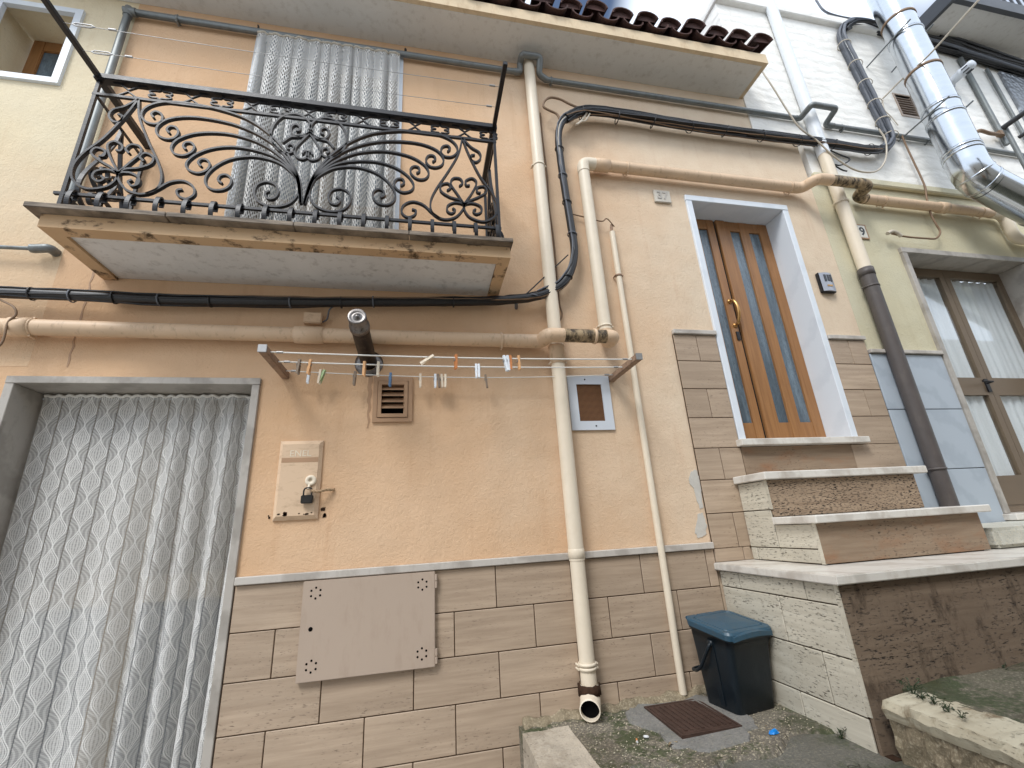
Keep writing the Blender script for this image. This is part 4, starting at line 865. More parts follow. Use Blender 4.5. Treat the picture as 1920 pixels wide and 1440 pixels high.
# lower stub of the same kind on the cream wall
zs = W(80, 468, -.045).z; xs_ = W(95, 466, -.045).x
sp = obj('pipe_stub', MB().tube(fillet([(xs_, .0, zs+.01), (xs_, -.05, zs+.01), (xs_-.07, -.05, zs), (xs_-.09, -.05, zs)], .03), .026, 12).tube([(xs_-.08, -.05, zs), (-3.6, -.05, zs-.02)], .012, 8), M['galv'], None, 'grey pipe elbow and thin cable on the cream wall left of the balcony slab', 'pipe')

# polished steel flue
YF, RF = -.33, .15; XF = W(1712, 100, YF).x
zf1 = W(1800, 300, YF).z
fl = thing('steel_flue', 'polished steel flue duct descending the white wall and turning right at its foot', 'duct', (XF, YF, zf1-.3))
zj = [9.2, W(1690, 45, YF).z, W(1735, 140, YF).z, W(1770, 225, YF).z, W(1795, 285, YF).z]
for a, b in zip(zj, zj[1:]): obj('duct', MB().tube([(XF, YF, a), (XF, YF, b+.004)], RF, 32), M['steel'], fl)
el = fillet([(XF, YF, zj[-1]), (XF, YF, zj[-1]-.30), (XF+.75, YF-.02, zj[-1]-.72), (XF+2.2, YF-.02, zj[-1]-1.52)], .30, 8)
obj('elbow', MB().tube(el[:10], RF+.001, 32), M['steel'], fl); obj('duct', MB().tube(el[9:], RF, 32), M['steel'], fl)
for z, mt_ in ((zj[1], 'brass'), (zj[2], 'brass'), (zj[3], 'steel'), (zj[4], 'steel'), (zj[4]-.045, 'steel'), (W(1700, 72, YF).z, 'steel'), (W(1760, 205, YF).z, 'steel')):
    b = MB(); ring(b, (XF, YF, z), (0, 0, 1), RF+.001, .028, .005, 32); obj('band', b, M['cable_brown'] if mt_ == 'brass' else M['steel'], fl)
for k in (5, 8, 12):
    q = el[min(k, len(el)-2)]; d_ = (el[min(k+1, len(el)-1)]-el[k-1]).normalized(); b = MB(); ring(b, q, d_, RF+.002, .02, .004, 32); obj('band', b, M['steel'], fl)
for z in (W(1700, 72, YF).z, W(1760, 212, YF).z):
    for sx in (-1, 1): obj('stay', MB().tube([(XF+sx*(RF+.03), -.012, z-.05), (XF+sx*(RF+.004), YF-.17, z)], .008, 8), M['galv'], fl)
# sooty stub flue poking out over the washing lines
c0 = W(692, 682, 0); zfl = c0.z; xfl = c0.x; yf1 = -.44; c1 = Vector((xfl-.018, yf1, zfl+.02))
yf1 = -.49; tipz = W(669, 592, yf1).z; tipx = W(669, 592, yf1).x
sf = thing('stub_flue', 'sooty black stub flue with a bright end cap sticking out of the peach wall', 'flue', (xfl, -.05, zfl-.06))
A, B = Vector((xfl, .05, zfl)), Vector((tipx, yf1, tipz)); ax = (B-A).normalized()
obj('pipe', MB().tube([A, A+(B-A)*.78], .050, 22), M['soot'], sf)
obj('cap', MB().lathe(A+(B-A)*.78, ax, [(.050, 0), (.056, .003), (.056, .035), (.050, .04), (.050, (B-A).length*.22-.01), (.047, (B-A).length*.22), (.036, (B-A).length*.22-.012), (.014, (B-A).length*.22-.006), (.012, (B-A).length*.22+.002), (0, (B-A).length*.22+.003)], 26), M['alu_trim'], sf)
obj('rosette', MB().lathe((xfl, -.001, zfl), (0, -1, 0), [(.088, 0), (.086, .008), (.064, .014), (.052, .016)], 28), M['alu_trim'], sf)

dz_ = [(xfl+.012+.004*math.sin(k*1.3), zfl-.085-.34*k/18) for k in range(19)]; dw_ = [.010*(1-k/19)+.003+.003*math.sin(k*2.2)**2 for k in range(19)]
flat_patch('soot_drip', [(x-w, z) for (x, z), w in zip(dz_, dw_)]+[(x+w, z) for (x, z), w in list(zip(dz_, dw_))[::-1]], -.0002, .0008, M['frame_brown'], peach)
# ================================================================== CABLES
def bundle(pts, Y, n, spread, r, mat, parent, seed, name='cable', rad=6, dens=4):
    rnd = random.Random(seed); base = catmull([W(*p, Y) if len(p) == 2 else W(p[0], p[1], p[2]) for p in pts], dens)
    for k in range(n):
        a0 = rnd.uniform(0, 2*PI); tw = rnd.uniform(-.35, .35); rr = rnd.uniform(.55, 1.1)*spread; P = []
        for i, p in enumerate(base):
            a = a0+tw*i*.35; P.append(p+Vector((0, math.cos(a)*rr, math.sin(a)*rr))+Vector((math.cos(a+1)*rr*.5, 0, 0))+Vector((rnd.uniform(-1, 1), 0, rnd.uniform(-1, 1)))*spread*.10)
        obj(name, MB().tube(P, r*rnd.uniform(.75, 1.15), rad), mat if not isinstance(mat, list) else rnd.choice(mat), parent)
    return base
cb_ = thing('cable_bundle', 'black cable bundle across the peach wall, up beside the downpipe and on to the right', 'cable', W(960, 565, -.07))
L1 = [(-60, 545), (0, 549), (150, 555), (300, 562), (480, 566), (640, 567), (800, 566), (900, 565), (960, 562), (1012, 554), (1050, 536), (1070, 508), (1077, 470), (1070, 420), (1060, 360), (1051, 300), (1047, 255), (1055, 228), (1080, 212)]
L2 = [(1062, 222), (1085, 210), (1120, 208), (1200, 219), (1300, 235), (1400, 248), (1500, 261), (1560, 270), (1620, 280), (1648, 281)]
base1 = [W(*p, -.075) for p in L1]
obj('sheath', MB().tube(catmull(base1, 6), .030, 12), M['cable'], cb_)
bundle(L1[:13], -.075, 7, .034, .0055, [M['cable'], M['cable'], M['cable'], M['cable_grey'], M['cable_brown']], cb_, 1)
bundle(L1[9:], -.085, 7, .032, .0065, [M['cable'], M['cable_grey'], M['cable_light'], M['cable_brown']], cb_, 2)
bundle(L2, -.085, 20, .042, .0125, [M['cable'], M['cable'], M['cable'], M['cable'], M['cable'], M['cable_grey']], cb_, 3)
bundle(L2, -.10, 4, .050, .004, [M['cable_light'], M['cable_brown'], M['cable_grey']], cb_, 4)
bundle(L2[5:], -.085, 1, .004, .034, M['cable'], cb_, 5)
obj('loop', MB().tube(catmull([W(x, y, -.09) for x, y in ((1100, 208), (1070, 196), (1050, 186), (1032, 183), (1021, 190), (1019, 200), (1030, 207), (1044, 214), (1050, 225))], 5), .010, 8), M['cable_brown'], cb_)
obj('loop', MB().tube(catmull([W(x, y, -.10) for x, y in ((1100, 212), (1094, 222), (1086, 230), (1080, 234))], 4), .009, 7).tube(catmull([W(x, y, -.11) for x, y in ((1106, 213), (1098, 226), (1090, 228), (1083, 233))], 4), .007, 7), M['cable_light'], cb_)
for i, (x, y) in enumerate([(60, 551), (135, 555), (215, 558), (300, 562), (395, 565), (545, 567), (640, 567), (700, 566), (850, 566), (1000, 557), (1064, 520), (1073, 440), (1063, 380), (1055, 330), (1049, 280)]):
    c = W(x, y, -.075); t_ = (W(x+6, y+(.4 if x < 980 else -9 if x < 1066 else -60), -.075)-c).normalized() if x < 1000 else (Vector((0, 0, 1)))
    b = MB(); ring(b, c, t_+Vector((.25, 0, .1)), .036, .008, .003, 14); obj('tie', b, M['cable_grey'] if i % 2 else M['cable'], cb_)
rnd = random.Random(9)
for i in range(9):
    t = i/8; x = 1090+t*540; y = 206+.127*(x-1090)+6; c = W(x, y, -.085); b = MB(); ring(b, c, Vector((1, 0, rnd.uniform(-.5, .5))), .052, .007, .003, 14); obj('tie', b, M['cable'], cb_)
# earth wire from the bundle to the pipe and brackets
obj('stay', MB().tube([W(985, 553, -.09), W(1065, 478, -.06)], .005, 6), M['cable'], cb_); obj('hanger', MB().tube([W(968, 568, -.07), W(968, 578, 0)], .012, 8), M['cable_grey'], cb_)
# grey conduit bundle looping up over the white wall
gb = thing('grey_cable_loop', 'thick grey cable bundle looping up the rough white wall beside the steel flue', 'cable', W(1660, 280, -.08))
L3 = [(1648, 282), (1662, 278), (1670, 262), (1662, 240), (1640, 196), (1615, 145), (1592, 100), (1578, 70), (1580, 52), (1594, 43), (1620, 44), (1650, 54), (1690, 68), (1750, 80, -.08), (1830, 105, -.08), (1925, 135, -.08)]
bundle(L3[:10], -.075, 6, .040, .019, M['cable_grey'], gb, 11, rad=8); bundle(L3[8:], -.075, 9, .045, .018, [M['cable'], M['cable_grey'], M['cable']], gb, 12, rad=8)
for i, (x, y) in enumerate(((1604, 122), (1622, 158), (1640, 195), (1655, 228), (1583, 85), (1670, 255))):
    b = MB(); ring(b, W(x, y, -.075), Vector((.3, 0, 1)), .062, .009, .004, 14); obj('tie', b, M['cable_light'], gb)
bundle([(1748, 76), (1800, 92), (1860, 112), (1930, 136)], -.06, 12, .075, .022, [M['cable'], M['cable'], M['dark_steel']], gb, 13)
# loose wires
def wire(pts, r, mat, label, Y=-.1, cat='cable', group=None, dens=6):
    return obj('loose_cable', MB().tube(catmull([W(p[0], p[1], p[2] if len(p) > 2 else Y) for p in pts], dens), r, 7), M[mat], None, label, cat, group)
wire([(1430, 135, -.1), (1450, 165), (1475, 205), (1500, 240), (1530, 262), (1560, 290), (1590, 312), (1615, 322), (1640, 322), (1655, 310), (1662, 290), (1660, 262), (1648, 242)], .008, 'cable_light', 'pale thin cable hanging from the eave corner and swinging past the black bundle', -.13)
wire([(1655, 185, -.03), (1690, 150, -.2), (1740, 105, -.5), (1790, 50, -.8), (1835, 0, -1.1)], .009, 'cable_light', 'twin overhead cable crossing in front of the steel flue', -.2)
wire([(1655, 187), (1658, 205), (1672, 220), (1684, 235)], .005, 'cable_light', 'thin white cable beside the small louvred vent', -.03)
wire([(1690, 252), (1700, 275), (1714, 305), (1726, 330), (1735, 352), (1737, 368), (1745, 400), (1755, 420), (1763, 435), (1755, 447), (1735, 447), (1700, 444), (1672, 438)], .009, 'cable_brown', 'brown cable dropping past the beige pipe to the yellow-green wall', -.06)
obj('cable_sleeve', MB().tube(catmull([W(x, y, -.07) for x, y in ((1690, 443), (1682, 437), (1672, 434), (1664, 438))], 4), .017, 10), M['cable_light'], None, 'pale plastic sleeve on the cable end on the yellow-green wall', 'cable')
wire([(1548, 278), (1575, 290), (1592, 297), (1590, 303), (1575, 310), (1562, 308), (1578, 318), (1588, 321)], .007, 'cable', 'loose black cable end dangling below the bundle at the white downpipe', -.09)
wire([(1013, 212), (1018, 265), (1026, 330), (1030, 390), (1038, 450), (1048, 560), (1054, 590), (1046, 608)], .006, 'cable_brown', 'thin brown cable running down right of the main downpipe', -.02)
wire([(1530, 0, -.03), (1545, 20), (1570, 30), (1610, 38), (1640, 48)], .012, 'cable_grey', 'dark cable sagging along the ledge of the white wall', -.06)
wire([(0, 562, -.08), (25, 575), (30, 590), (15, 605), (5, 640), (-10, 655)], .006, 'cable_brown', 'thin cable dropping from the black bundle at the far left', -.12)
# ================================================================== WALL FITTINGS
def P2(px, py, Y=0): w = W(px, py, Y); return w.x, w.z
# junction box
jx, jz = P2(587, 597, -.03)
jb = obj('junction_box', bx(jx-.055, jx+.055, -.045, -.001, jz-.038, jz+.038), M['meter'], None, 'small taupe junction box above the beige pipe under the balcony', 'box', bevel=.006)
obj('lead', MB().tube(catmull([Vector((jx+.056, -.02, jz-.02)), Vector((jx+.085, -.03, jz)), Vector((jx+.10, -.05, jz+.06)), Vector((jx+.15, -.07, jz+.085))], 4), .005, 6), M['cable_grey'], jb)
# louvred vent
vt = thing('wall_vent', 'small taupe louvred vent under the washing lines', 'vent', (-.18, 0, 2.22))
def frame(x0, x1, z0, z1, w, y0, y1, mat, parent, name='frame', bevel=.003): return obj(name, MB().box(x0, x1, y0, y1, z1-w, z1).box(x0, x1, y0, y1, z0, z0+w).box(x0, x0+w, y0, y1, z0+w, z1-w).box(x1-w, x1, y0, y1, z0+w, z1-w), mat, parent)
frame(-.295, -.055, 2.222, 2.515, .026, -.016, -.001, M['frame_brown'], vt); frame(-.266, -.084, 2.251, 2.486, .022, -.022, -.002, M['frame_brown'], vt, 'inner_frame')
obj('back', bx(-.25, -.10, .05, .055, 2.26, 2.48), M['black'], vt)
for i in range(4):
    z = 2.315+.04*i; mb = MB(); mb.v = [(-.243, -.014, z-.006), (-.107, -.014, z-.006), (-.107, -.014, z), (-.243, -.014, z), (-.243, .025, z+.028), (-.107, .025, z+.028), (-.107, .025, z+.034), (-.243, .025, z+.034)]; mb.f = [(0, 1, 2, 3), (0, 4, 5, 1), (3, 2, 6, 7), (4, 7, 6, 5)]
    obj('slat', mb, M['frame_brown'], vt)
# mesh grille
gr = thing('mesh_grille', 'white framed grille with brown wire mesh beside the downpipe', 'grille', (1.145, 0, 2.15))
frame(.992, 1.30, 2.152, 2.54, .062, -.014, -.001, M['white_metal'], gr); obj('mesh', bx(1.052, 1.24, -.004, .006, 2.212, 2.48), M['mesh'], gr)
for x, z in ((1.12, 2.512), (1.165, 2.18)): obj('screw', MB().lathe((x, -.014, z), (0, -1, 0), [(.006, 0), (.005, .003), (0, .003)], 10), M['intercom_dark'], gr)
# meter cabinet with embossed letters, lock and rope
mcab = thing('meter_cabinet', 'peach painted meter cabinet door with worn bottom edge', 'cabinet', (-.685, 0, 1.665))
mb = MB(); x0, x1, z0, z1 = -.80, -.566, 1.667, 2.113
mb.loft([[(x0, -.001, z0), (x1, -.001, z0), (x1, -.001, z1), (x0, -.001, z1)], [(x0, -.010, z0), (x1, -.010, z0), (x1, -.010, z1), (x0, -.010, z1)], [(x0+.018, -.026, z0+.022), (x1-.018, -.026, z0+.022), (x1-.018, -.026, z1-.022), (x0+.018, -.026, z1-.022)]])
obj('door', mb, M['meter'], mcab); wall_text('ENEL', (x0+x1)/2, 2.035, -.0265, .052, .0012, M['pipe'], mcab, name='embossed_lettering')
obj('worn_band', bx(x0+.019, x1-.019, -.0268, -.0262, 1.985, 2.012), M['frame_brown'], mcab)
for k in range(9):
    cx = random.uniform(x0+.03, x1-.03); w = random.uniform(.004, .013); cz = 1.70+random.uniform(-.006, .01)
    flat_patch('chip', [(cx+w*math.cos(a)*random.uniform(.7, 1.3), cz+w*.7*math.sin(a)*random.uniform(.6, 1.3)) for a in [2*PI*i/9 for i in range(9)]], -.0261, .0006, M['grime_and_shade'], mcab)
lx, lz = P2(583, 901, -.026)
obj('lock_ring', MB().lathe((lx, -.026, lz), (0, -1, 0), [(.030, 0), (.030, .007), (.024, .010), (.010, .010), (.010, .002), (0, .002)], 24), M['pipe'], mcab); obj('hasp', MB().tube([(lx-.004, -.034, lz-.026), (lx-.006, -.046, lz-.05)], .008, 8), M['pipe'], mcab)
pl = thing('padlock', 'black padlock hanging from the peach meter cabinet', 'padlock', (lx-.008, -.05, lz-.13))
obj('body', bx(lx-.038, lx+.024, -.062, -.034, lz-.128, lz-.083), M['padlock'], pl, bevel=.004); obj('shackle', MB().tube(fillet([(lx-.028, -.048, lz-.085), (lx-.028, -.048, lz-.042), (lx+.014, -.048, lz-.042), (lx+.014, -.048, lz-.085)], .02), .0045, 8), M['padlock'], pl)
P = [Vector((lx+.012, -.05, lz-.06)), Vector((lx+.05, -.045, lz-.066)), Vector((lx+.085, -.03, lz-.055)), Vector((lx+.118, -.012, lz-.055)), Vector((lx+.125, -.0, lz-.053))]
rp_ = MB()
for a0 in (0, 2.1, 4.2): rp_.tube([p+Vector((0, math.cos(a0+i*.7), math.sin(a0+i*.7)))*.005 for i, p in enumerate(catmull(P, 6))], .0042, 6)
obj('rope_tie', rp_, M['rope'], None, 'short twisted rope tying the padlock to the peach wall', 'rope')
for (a, b) in (((-.538, 1.70), (.026, .046)), ((-.822, 1.695), (.01, .03))):
    for k in range(5):
        cx, cz = a[0]+random.uniform(-b[0], b[0])*.4, a[1]+random.uniform(-b[1], b[1])*.5; flat_patch('chip', [(cx+b[0]*.35*math.cos(t)*random.uniform(.5, 1.2), cz+b[0]*.5*math.sin(t)*random.uniform(.5, 1.2)) for t in [2*PI*i/8 for i in range(8)]], -.0005, .0022, M['grime_and_shade'], peach)
# gas cabinet door
gx0, gx1, gz0, gz1 = -.605, .083, .880, 1.349
gc = thing('gas_cabinet', 'large taupe metal cabinet door with rings of small holes in the tiled dado', 'cabinet', (-.26, 0, gz0))
obj('door', bx(gx0, gx1, -.042, -.024, gz0, gz1), M['gas'], gc, bevel=.003); obj('box', bx(gx0+.01, gx1-.01, -.026, -.001, gz0+.01, gz1-.01), M['gas'], gc)
hole = None
hs = []
for px, py in ((592, 1112), (792, 1096), (583, 1250), (791, 1226)):
    cx, cz = P2(px, py, -.043)
    for k in range(6): a = PI/6+PI/3*k; hs.append((cx+.026*math.cos(a), cz+.026*math.sin(a), .0055))
hs.append((*P2(582, 1180, -.043), .011))
for x, z, r in hs: obj('hole', MB().lathe((x, -.0415, z), (0, -1, 0), [(r, 0), (r, .0012), (0, .0012)], 12), M['black'], gc)
for z in (gz1-.05, gz0+.05): obj('hinge', MB().tube([(gx1+.006, -.036, z-.035), (gx1+.006, -.036, z-.002)], .007, 10).tube([(gx1+.006, -.036, z+.002), (gx1+.006, -.036, z+.035)], .007, 10), M['gas'], gc)
# number plates
np_ = thing('number_plate', 'stone plate with the number 37 left of the orange door', 'plate', (2.02, 0, 4.13))
obj('slab', bx(1.945, 2.10, -.02, -.001, 4.13, 4.255), M['plate'], np_, bevel=.003); wall_text('37', 2.022, 4.194, -.0205, .105, .003, M['jamb_grey'], np_, True, 'numeral')
n9 = thing('number_plate', 'white ceramic plate with a black 9 behind the beige downpipe', 'plate', (4.06, 0, 3.965))
obj('slab', bx(4.0, 4.125, -.012, -.001, 3.955, 4.095), M['ceramic'], n9, bevel=.003); frame(3.99, 4.135, 3.945, 4.105, .010, -.013, -.001, M['frame_brown'], n9); wall_text('9', 4.075, 4.022, -.0125, .125, .001, M['blacktext'], n9, True, 'numeral')
# intercom
ic = thing('intercom', 'silver intercom panel with black surround right of the orange door', 'intercom', (3.455, 0, 3.33))
obj('back_box', bx(3.378, 3.522, -.034, -.001, 3.328, 3.518), M['intercom_dark'], ic, bevel=.006)
mb = MB(); mb.loft([[(3.385+.13*i/8, -.036-.014*math.sin(PI*i/8), z) for i in range(9)]+[(3.515, -.033, z), (3.385, -.033, z)] for z in (3.335, 3.512)]); obj('front_plate', mb, M['intercom'], ic)
for i in range(3): obj('speaker_slot', bx(3.415+.028*i, 3.435+.028*i, -.0515, -.046, 3.425, 3.49), M['dark_steel'], ic)
obj('button', bx(3.425, 3.475, -.0525, -.045, 3.375, 3.39), M['brass'], ic); 
# white terminal, pipes and sheet on the far white wall
t0 = W(1780, 157, -.012); 
tm = obj('flue_terminal', MB().lathe(t0, (0, -1, .03), [(.075, 0), (.075, .012), (.05, .02), (.05, .12), (.056, .125), (.056, .14), (.05, .145), (.05, .24), (.04, .255), (0, .26)], 22), M['white_metal'], None, 'white cylindrical boiler flue terminal right of the steel duct', 'flue')
for k in range(8):
    a = 2*PI*k/8; obj('slot', bx(t0.x+.051*math.cos(a)-.005, t0.x+.051*math.cos(a)+.005, t0.y-.22, t0.y-.16, t0.z+.051*math.sin(a)-.005, t0.z+.051*math.sin(a)+.005), M['dark_steel'], tm)
xa = W(1800, 110, -.04)
obj('riser_pipe', MB().tube([xa, Vector((xa.x, -.05, W(1880, 270, -.05).z))], .028, 10), M['galv'], None, 'thin galvanised riser pipe on the white wall at the far right', 'pipe')
xb = W(1850, 130, -.04); obj('riser_pipe', MB().tube([xb, Vector((xb.x, -.05, 4.9))], .02, 10), M['galv'], None, 'thinner galvanised pipe farthest right on the white wall', 'pipe')
tv = MB().tube(catmull([W(1828, 250, -.07), W(1838, 245, -.09), W(1856, 250, -.09), W(1872, 252, -.08)], 4), .02, 8); tc0 = W(1876, 252, -.07); tv.box(tc0.x-.05, tc0.x+.03, -.10, -.05, tc0.z-.03, tc0.z+.03)
obj('tap', tv, M['cable_brown'], None, 'weathered brass tap on the galvanised pipe at the far right', 'tap')
xs0 = W(1856, 140, 0).x
obj('metal_sheet', bx(xs0+.12, 12, -.04, -.013, 4.7, W(1870, 140, 0).z), M['dimple'], None, 'dimpled grey metal sheet on the white wall at the far right', 'sheet')
rl = thing('far_railing', 'dark steel handrail corner cutting into the right edge of the picture', 'railing', W(1900, 260, -.8))
a = W(1880, 240, -.7); b = W(1960, 178, -.7)
b = Vector((a.x+1.2, -.7, a.z+.0)); 
obj('rail', MB().tube([a, Vector((a.x, -1.15, a.z))], .022, 10).tube([Vector((a.x+.02, -.75, a.z-.16)), Vector((a.x+.02, -1.15, a.z-.16))], .016, 10), M['dark_steel'], rl); obj('post', MB().tube([Vector((a.x+.03, -.70, a.z)), Vector((a.x+.03, -.70, a.z-.8))], .018, 10), M['galv'], rl)

# ================================================================== WASHING LINES AND PEGS
zr = W(538, 706, 0).z; xl, xr = -.815, 1.325
LY = (-.375, -.235, -.085)
rk = thing('washing_rack', 'wall mounted washing line with two brackets and three white cords', 'clothesline', (.25, -.2, zr-.05))
for x in (xl, xr): 
    obj('bracket', bx(x-.021, x+.021, -.43, -.001, zr-.018, zr+.024), M['wood_old'], rk, bevel=.004)
    obj('bracket_cap', bx(x-.022, x+.022, -.436, -.4301, zr-.019, zr+.025), M['zinc'], rk, bevel=.002)
for k, y in enumerate(LY):
    a, b = Vector((xl+.022, y, zr+.006)), Vector((xr-.022, y, zr+.006)); sag = (.012, .014, .03)[k]
    obj('cord', MB().tube([a+(b-a)*(i/24)-Vector((0, 0, sag*math.sin(PI*i/24))) for i in range(25)], .0042 if k < 2 else .0028, 7), M['line'], rk)
    for q, s in ((a, 1), (b, -1)): obj('end_hook', MB().tube([q, q+Vector((s*.03, 0, 0))], .003, 6).tube([q+Vector((s*.03, 0, 0)), q+Vector((s*.062, 0, 0))], .007, 8), M['zinc'], rk)
def peg_mb(L=.074):
    mb = MB()
    for s in (-1, 1): mb.loft([[(-.0055, s*.0018, .016), (.0055, s*.0018, .016), (.0055, s*.007, .016), (-.0055, s*.007, .016)], [(-.006, s*.001, -L*.25), (.006, s*.001, -L*.25), (.006, s*.0095, -L*.25), (-.006, s*.0095, -L*.25)], [(-.005, s*.0075, -L+.016), (.005, s*.0075, -L+.016), (.005, s*.0115, -L+.016), (-.005, s*.0115, -L+.016)]])
    return mb
pegm = {}
spring = MB().tube([(-.008, 0, -.012), (.008, 0, -.012)], .0045, 8).tube([(-.007, -.0105, -.006), (-.007, -.011, -.016), (-.007, .011, -.016), (-.007, .0105, -.006)], .0012, 5)
def peg(px, py, line, kind, tilt, label, L=.074, flip=False):
    x = W(px, py, LY[line]).x; k = (kind, L)
    u = (x-xl)/(xr-xl); z = zr+.006-(.012, .014, .03)[line]*math.sin(PI*u)
    root = thing('clothes_peg', label, 'peg', (x, LY[line], z), 'pegs on the washing lines')
    if k not in pegm: o = obj('jaws', peg_mb(L), PEG[kind], root); pegm[k] = o.data; o.location = (0, 0, -L+.016)
    else: o = bpy.data.objects.new('jaws', pegm[k]); COL.objects.link(o); o.parent = root; o.location = (0, 0, -L+.016)
    if 's' not in pegm: s_ = obj('spring', spring, M['zinc'], root); pegm['s'] = s_.data; s_.location = (0, 0, -.0175)
    else: s_ = bpy.data.objects.new('spring', pegm['s']); COL.objects.link(s_); s_.parent = root; s_.location = (0, 0, -.0175)
    root.rotation_euler = (0.02, tilt, random.uniform(-.25, .25)); root.scale = (1.2, 1.2, 1.2)
peg(560, 693, 1, 'grey', .08, 'grey wooden peg nearest the left bracket on the middle cord')
peg(581, 688, 1, 'wood', .10, 'light brown peg on the middle cord, second from the left bracket')
peg(578, 715, 2, 'white', .06, 'white peg on the rear cord just below the light brown one')
peg(600, 712, 2, 'pale', .08, 'pale peg clipped against the green peg on the rear cord')
peg(606, 710, 2, 'green', .35, 'tilted pale green peg on the rear cord')
peg(665, 713, 2, 'grey', .05, 'greyish peg alone between the green peg and the stub flue')
peg(683, 692, 1, 'wood', .02, 'brown peg in front of the left side of the stub flue')
peg(709, 694, 1, 'cream', .02, 'cream peg in front of the right side of the stub flue')
peg(732, 716, 2, 'blue', .05, 'blue peg hanging in front of the louvred vent')
peg(788, 717, 2, 'pale', .0, 'pale peg alone just right of the louvred vent')
peg(816, 712, 2, 'white', .0, 'whitish peg, leftmost of the cluster of four')
peg(822, 711, 2, 'grey', -.08, 'grey peg, second of the cluster of four')
peg(828, 714, 2, 'pale', -.06, 'pale peg, third of the cluster of four')
peg(835, 711, 2, 'cream', .02, 'cream peg, rightmost of the cluster of four')
peg(808, 672, 0, 'cream', 1.0, 'cream plastic peg lying sideways on the front cord')
peg(855, 684, 0, 'orange', .02, 'orange-brown peg alone on the front cord')
peg(893, 696, 1, 'white', .0, 'left one of the white pair on the middle cord')
peg(898, 696, 1, 'white', .0, 'right one of the white pair on the middle cord')
peg(911, 712, 2, 'grey', -.10, 'slim grey peg on the rear cord right of the white pair')
peg(946, 680, 0, 'white', -.18, 'bluish white tilted peg in the right group on the front cord', .08)
peg(952, 682, 0, 'white', -.06, 'white peg beside the tilted one in the right group', .08)
peg(957, 682, 0, 'orange', .0, 'orange-brown peg in the right group on the front cord')
peg(973, 683, 0, 'wood', -.02, 'light brown peg farthest right on the front cord')

# ================================================================== CURTAINS
def curtain(name, x0, x1, z0, z1, yf, nu, nv, mat, label, wf=None, stretch=1.0):
    mb = MB(); rowu = []
    for j in range(nv+1):
        v = j/nv; z = z1+(z0-z1)*v; L = 0; last = None
        for i in range(nu+1):
            u = i/nu; x, y = yf(u, v); p = Vector((x, y, z))
            if last is not None: L += (p-last).length
            last = p; k = len(mb.v); mb.v.append(tuple(p))
            rowu.append(L)
    # arc length of the widest row keeps the weave even
    base = rowu[(nv//2)*(nu+1):(nv//2+1)*(nu+1)]
    for j in range(nv+1):
        for i in range(nu+1): mb.uv[j*(nu+1)+i] = (base[i]*stretch, (z1-z0)*(1-j/nv))
    for j in range(nv):
        for i in range(nu): a = j*(nu+1)+i; mb.f.append((a, a+nu+1, a+nu+2, a+1))
    return obj(name, mb, mat, None, label, 'curtain', smooth=True)
def lacef(u, v):
    x = -2.15+1.16*u; w = .30+1.25*max(0, (u-.30)/.70)**1.1+.28*math.exp(-((u-.42)/.05)**2)+.2*math.exp(-((u-.2)/.04)**2)
    amp = (.010+.048*min(1, v*1.3))*w; ph = 2*PI*(2.2*u+3.7*u**2)+.9*math.sin(u*7.3+1)+.45*math.sin(u*19+v*1.5)+.35*math.sin(v*2.6+u*4)
    y = .165+amp*math.sin(ph)+.010*math.sin(u*11+v*1.7)*v+.004*math.sin(u*47+v*5)*v; x += .010*math.cos(ph)*min(1, v*2)*w
    return x, y
lace = curtain('lace_curtain', -2.15, -.99, .16, 2.435, lacef, 420, 60, M['lace'], 'white lace curtain with leaf pattern hanging in the lower left doorway')
hem = MB(); P = []
for i in range(141):
    u = i/140; x, y = lacef(u, 0); P.append((x, y+.004*math.sin(i*1.1), 2.440+.005*math.sin(i*.9)))
hem.tube(P, .009, 6); obj('heading', hem, M['line'], lace)
obj('rod', MB().tube([(-2.166, .19, 2.43), (-.993, .19, 2.43)], .007, 8), M['white_metal'], lace)
def knitf(u, v):
    x = -1.285+1.10*u; ph = 2*PI*12.5*u+1.3*math.sin(u*9+1)+.7*math.sin(u*27)+.5*math.sin(v*3+u*5); amp = (.005+.040*min(1, v*2.2))*(1+.35*math.sin(u*23)+.2*math.sin(u*51))
    return x+.008*math.cos(ph), -.055+amp*math.sin(ph)
kn = curtain('knitted_curtain', -1.28, -.19, 3.25, 5.36, knitf, 480, 24, M['knit'], 'grey-white knitted curtain in vertical folds hanging at the balcony door')
P = []
for i in range(200): u = i/199; x, y = knitf(u, 0); P.append((x, y, 5.362+.005*math.sin(i*.8)))
obj('heading', MB().tube(P, .010, 6), M['cable_light'], kn)
for x in (-1.29, -.155): obj('hook', MB().tube(catmull([Vector((x, 0, 5.46)), Vector((x, -.04, 5.455)), Vector((x+.01, -.05, 5.43)), Vector((x, -.04, 5.41))], 4), .006, 6), M['iron'], kn)

